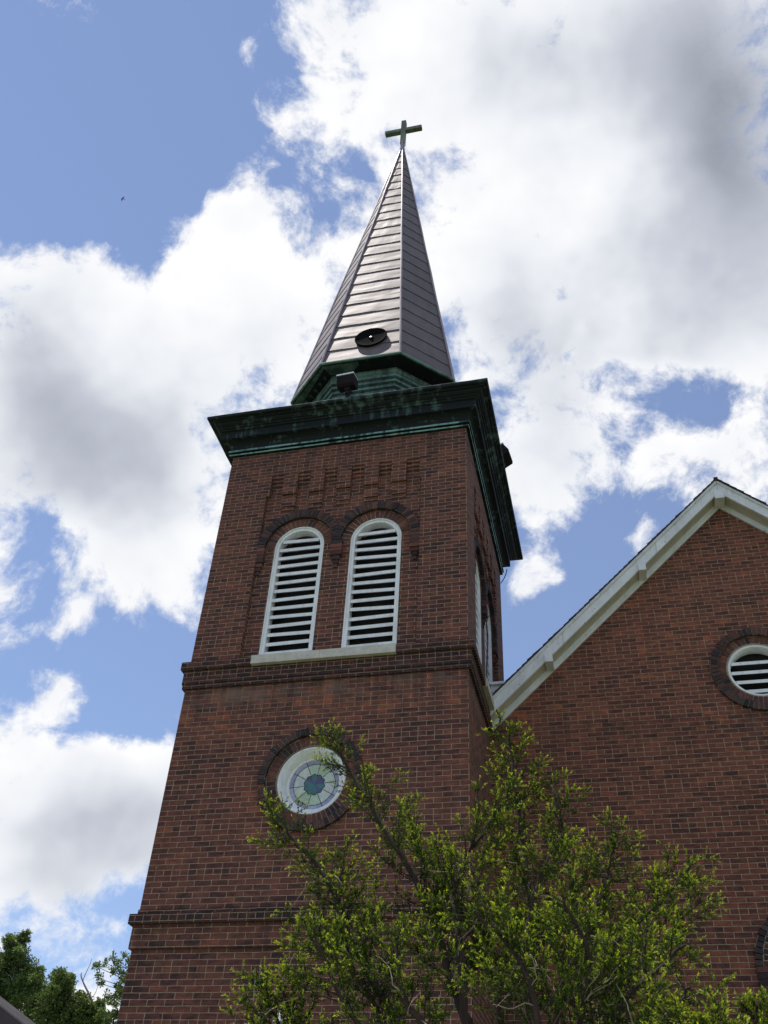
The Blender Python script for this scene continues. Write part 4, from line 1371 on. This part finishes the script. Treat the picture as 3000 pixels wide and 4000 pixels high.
def yew(limbs, root, seed, first=0.30, sec=1.0, dens=1.0, spread=1.0):
    rng = np.random.default_rng(seed)
    wood = MB()
    tw = []                                   # shoots that carry needles: start, end, vigour
    for r0, pts in limbs:
        path = [np.array(p) for p in smooth_path(pts, 5)]
        path = [p + rng.normal(0, 0.006, 3) for p in path]
        wood.tube([tuple(p) for p in path], r0 * 1.2, r0 * 0.26, 7)
        seg = [np.linalg.norm(b - a) for a, b in zip(path, path[1:])]
        tot = sum(seg)
        cum = np.concatenate([[0], np.cumsum(seg)])
        step = 0.036 / sec
        s = tot * first
        while s < tot:
            i = min(len(seg) - 1, int(np.searchsorted(cum, s, 'right') - 1))
            f = (s - cum[i]) / seg[i]
            p = path[i] * (1 - f) + path[i + 1] * f
            d = unit(path[i + 1] - path[i])
            t = s / tot
            ln = spread * (0.54 * (1 - t) ** 0.7 + 0.15) * rng.uniform(0.45, 1.1)
            a = unit(np.cross(d, rng.normal(0, 1, 3)))
            bd = unit(d * 0.8 + a * rng.uniform(0.7, 1.3) + np.array([0, 0, 0.03]))
            # secondary branch with a gentle upward curve
            q = [p]
            cur = bd.copy()
            ns = max(2, int(ln / 0.06))
            for k in range(ns):
                cur = unit(cur + np.array([0, 0, 0.02]) + rng.normal(0, 0.09, 3))
                q.append(q[-1] + cur * ln / ns)
            wood.tube([tuple(x) for x in q], r0 * 0.20 * (1 - 0.6 * t) + 0.0014, 0.0012, 4, cap=False)
            for k in range(ns):
                if k == 0 and ns > 3:
                    continue
                for w in range(4):
                    sd = unit(np.cross(cur, rng.normal(0, 1, 3)))
                    td = unit(cur * 0.7 + sd * rng.uniform(0.6, 1.3) + np.array([0, 0, 0.12]))
                    tl = rng.uniform(0.035, 0.100)
                    f = rng.uniform(0, 1)
                    st = q[k] * (1 - f) + q[k + 1] * f
                    tw.append((st, st + td * tl, (k + 1) / ns))
            tw.append((q[-2], q[-1] + cur * 0.05, 1.0))
            s += step * rng.uniform(0.6, 1.4)
        # a few bare dead twigs inside the crown
        for k in range(5):
            i = int(rng.integers(len(path) // 3, len(path) * 2 // 3))
            cur = unit(rng.normal(0, 1, 3))
            q = [path[i]]
            for w in range(6):
                cur = unit(cur + rng.normal(0, 0.35, 3))
                q.append(q[-1] + cur * rng.uniform(0.03, 0.07))
            wood.tube([tuple(x) for x in q], 0.0034, 0.0014, 4, 1, cap=False)
        # leader tip
        for k in range(7):
            d = unit(path[-1] - path[-3])
            st = path[-1] - d * 0.05 * k
            td = unit(d * 0.8 + rng.normal(0, 0.45, 3) + np.array([0, 0, 0.2]))
            tw.append((st, st + td * rng.uniform(0.06, 0.12), 1.0))
    P, D, N, L, Wd, C = [], [], [], [], [], []
    for a, b, vig in tw:
        ax = b - a
        ln = np.linalg.norm(ax)
        ax = ax / ln
        m = max(5, int(ln / 0.0031 * dens))
        t = np.sort(rng.uniform(0.05, 1.0, m))
        ph = rng.uniform(0, 2 * np.pi, m)
        e1 = unit(np.cross(ax, np.array([0.3, 0.2, 0.9])))
        e2 = np.cross(ax, e1)
        rad = np.cos(ph)[:, None] * e1 + np.sin(ph)[:, None] * e2
        d = ax * (0.55 + 0.5 * t[:, None]) + rad * rng.uniform(0.5, 1.0, m)[:, None] + np.array([0, 0, 0.18])
        d /= np.linalg.norm(d, axis=1, keepdims=True)
        nn = rng.normal(0, 0.5, (m, 3)) + np.array([0, 0, 0.8])
        P.append(a + ax * (t * ln)[:, None]); D.append(d); N.append(nn)
        L.append(rng.uniform(0.010, 0.021, m)); Wd.append(rng.uniform(0.0045, 0.0080, m))
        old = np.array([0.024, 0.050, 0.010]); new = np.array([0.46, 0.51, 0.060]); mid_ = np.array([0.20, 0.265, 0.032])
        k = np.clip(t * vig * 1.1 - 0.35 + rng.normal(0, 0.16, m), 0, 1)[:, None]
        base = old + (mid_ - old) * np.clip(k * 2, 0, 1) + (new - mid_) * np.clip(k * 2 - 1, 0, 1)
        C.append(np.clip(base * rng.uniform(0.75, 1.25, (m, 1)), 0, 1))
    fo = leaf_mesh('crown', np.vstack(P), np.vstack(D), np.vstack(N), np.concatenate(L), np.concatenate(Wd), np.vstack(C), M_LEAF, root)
    return wood, fo, len(tw)

def trunk_to_ground(wood, limbs, base, r):
    for r0, pts in limbs:
        p = Vector(pts[0])
        q = Vector(base)
        wood.tube([q, q.lerp(p, 0.4) + Vector((0, 0, 0.15)), p], r, r0, 8)

y = thing('yew_tree', 'large open yew tree with feathery yellow-green shoots in front of the church', 'tree')
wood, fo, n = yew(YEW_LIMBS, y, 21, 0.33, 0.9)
print('yew shoots', n, 'needles', len(fo.data.polygons))
trunk_to_ground(wood, YEW_LIMBS, (4.75, -4.3, GROUND - 0.1), 0.085)
wood.build('trunk', [M_BARK, M_TWIG], y)
y2 = thing('yew_shrub', 'slim yew sprig in front of the tower at the lower left of the big yew', 'shrub', 'yew shrubs at the lower edge')
wood, fo, n = yew(SHRUB_STEMS, y2, 5, 0.25, 1.1, 1.0, 0.6)
trunk_to_ground(wood, SHRUB_STEMS, (3.75, -4.9, GROUND - 0.1), 0.03)
wood.build('trunk', [M_BARK, M_TWIG], y2)
y3 = thing('yew_shrub', 'low dense yew shrub in the shady bottom right corner before the gable wall', 'shrub', 'yew shrubs at the lower edge')
wood, fo, n = yew(SIDE_SHRUB_STEMS, y3, 9, 0.25, 1.5, 1.2, 0.55)
trunk_to_ground(wood, SIDE_SHRUB_STEMS, (5.95, -5.3, GROUND - 0.1), 0.03)
wood.build('trunk', [M_BARK, M_TWIG], y3)

def broadleaf(blobs, root, seed, base, lsize, per, cols, fork=None):
    rng = np.random.default_rng(seed)
    P, D, N, L, Wd, C = [], [], [], [], [], []
    wood = MB()
    top = np.array(fork) if fork else np.mean([b[:3] for b in blobs], axis=0) + np.array([0, 0.8, -1.8])
    for (x, yy, z, r) in blobs:
        c = np.array([x, yy + rng.normal(0, 0.5), z])
        m = int(per * (r / 0.3) ** 1.8) + 20
        # clumps of leaves gathered round twig ends
        nc = max(4, m // 16)
        cc = rng.normal(0, 1, (nc, 3))
        cc /= np.linalg.norm(cc, axis=1, keepdims=True)
        cc = c + cc * (r * rng.uniform(0.35, 1.05, nc)[:, None]) * np.array([1, 1.6, 0.95])
        idx = rng.integers(0, nc, m)
        p = cc[idx] + rng.normal(0, max(0.03, r * 0.14), (m, 3))
        d = rng.normal(0, 0.6, (m, 3)) + (p - c) / max(r, 0.05) * 0.6 + np.array([0, 0, -0.1])
        d /= np.linalg.norm(d, axis=1, keepdims=True)
        P.append(p); D.append(d); N.append(rng.normal(0, 0.7, (m, 3)) + np.array([0, 0, 0.7]))
        L.append(rng.uniform(0.7, 1.3, m) * lsize); Wd.append(rng.uniform(0.4, 0.7, m) * lsize)
        tone = rng.uniform(0.7, 1.3, nc)[idx][:, None] * rng.uniform(0.8, 1.2, (m, 1))
        mixf = rng.uniform(0, 1, (nc, 1))[idx]
        C.append((np.array(cols[0]) * (1 - mixf) + np.array(cols[1]) * mixf) * tone)
        wood.tube([tuple(top), tuple(top * 0.5 + c * 0.5 + np.array([0, 0.15, -0.12])), tuple(c)], 0.024, 0.008, 5)
        for k in range(0, nc, 3):
            wood.tube([tuple(c), tuple(cc[k])], 0.008, 0.003, 4, cap=False)
    leaf_mesh('crown', np.vstack(P), np.vstack(D), np.vstack(N), np.concatenate(L), np.concatenate(Wd), np.vstack(C), M_LEAF2, root)
    wood.tube([base, tuple(top * 0.5 + np.array(base) * 0.5 + np.array([0.1, 0, 0])), tuple(top)], 0.28, 0.12, 10)
    return wood
GREEN = ((0.085, 0.135, 0.050), (0.175, 0.235, 0.085))
GREEN2 = ((0.095, 0.145, 0.050), (0.195, 0.255, 0.085))
t1 = thing('broadleaf_tree', 'tall dark green tree with a pointed top at the left edge behind the tower', 'tree', 'trees behind the tower')
wood = broadleaf(TREE_A, t1, 31, (-16.3, 22.6, GROUND - 0.1), 0.085, 1300, GREEN)
wood.build('trunk', M_BARK_G, t1)
t2 = thing('broadleaf_tree', 'rounded leafy tree with a bare dead branch sticking up, left of the tower base', 'tree', 'trees behind the tower')
wood = broadleaf(TREE_B, t2, 32, (-15.4, 26.6, GROUND - 0.1), 0.095, 1300, GREEN2)
wood.build('trunk', M_BARK_G, t2)
dw = MB()
dw.tube(smooth_path(BARE_BRANCH, 3), 0.045, 0.014, 6)
dw.tube(smooth_path(BARE_TWIG, 3), 0.016, 0.007, 5)
dw.tube(smooth_path(BARE_TWIG_LOW, 3), 0.014, 0.006, 5)
dw.build('bare_branch', simple('dead_wood', (0.17, 0.125, 0.115), 0.9), t2)
t3 = thing('broadleaf_tree', 'thin leafy branches of a tree showing just past the left edge of the tower', 'tree', 'trees behind the tower')
wood = broadleaf(TREE_C, t3, 33, (-6.9, 19.6, GROUND - 0.1), 0.080, 650, GREEN, (-7.6, 19.3, 7.0))
wood.build('trunk', M_BARK_G, t3)

# ================================================================== neighbouring roof in the lower left corner
nb = thing('porch', 'grey edged porch roof sloping down into the bottom left corner', 'porch')
# a small gabled porch beside the tower: its right slope falls towards the church
def porch():
    y0, y1 = 0.80, 1.50
    sl = 0.53
    pk = Vector((-4.4, y0, 2.881 + sl * (4.4 - 2.487) - 0.09))     # peak
    e = pk + Vector((3.5, 0, -3.5 * sl))     # eave
    lf = pk + Vector((-3.5, 0, -3.5 * sl))
    th = Vector((0, 0, 0.09))
    rr = MB()
    for a, b in ((e, pk), (lf, pk)):
        q0 = [a, b, b + th, a + th]
        rr.hexa([tuple(p) for p in q0], [(p.x, y1, p.z) for p in q0])
    rr.build('roof', simple('grey_sheet_roofing', (0.055, 0.051, 0.053), 0.85, 0, 0.2, 3.0, 0.2, 0.1), nb)
    ff = MB()
    for a, b in ((e, pk), (lf, pk)):
        d = (b - a).normalized()
        q0 = [a + Vector((0, -0.05, -0.20)), b + Vector((0, -0.05, -0.20)), b + Vector((0, -0.05, 0.085)), a + Vector((0, -0.05, 0.085))]
        ff.hexa([tuple(p) for p in q0], [(p.x, p.y + 0.045, p.z) for p in q0])
    ff.build('bargeboard', simple('dark_painted_board', (0.045, 0.025, 0.028), 0.6, 0, 0.15, 5.0), nb)
    w = MB()
    ins = 0.25
    w.face([(lf.x + ins, y0 + 0.2, GROUND - 0.05), (e.x - ins, y0 + 0.2, GROUND - 0.05), (e.x - ins, y0 + 0.2, e.z + 0.12), (pk.x, y0 + 0.2, pk.z - 0.01), (lf.x + ins, y0 + 0.2, lf.z + 0.12)])
    for x in (lf.x + ins, e.x - ins):
        w.face([(x, y0 + 0.2, GROUND - 0.05), (x, y1, GROUND - 0.05), (x, y1, e.z + 0.10), (x, y0 + 0.2, e.z + 0.10)])
    w.build('wall', simple('dark_stained_boards', (0.05, 0.028, 0.028), 0.8, 0, 0.3, 6.0, stretch=(1, 1, 0.2)), nb)
porch()
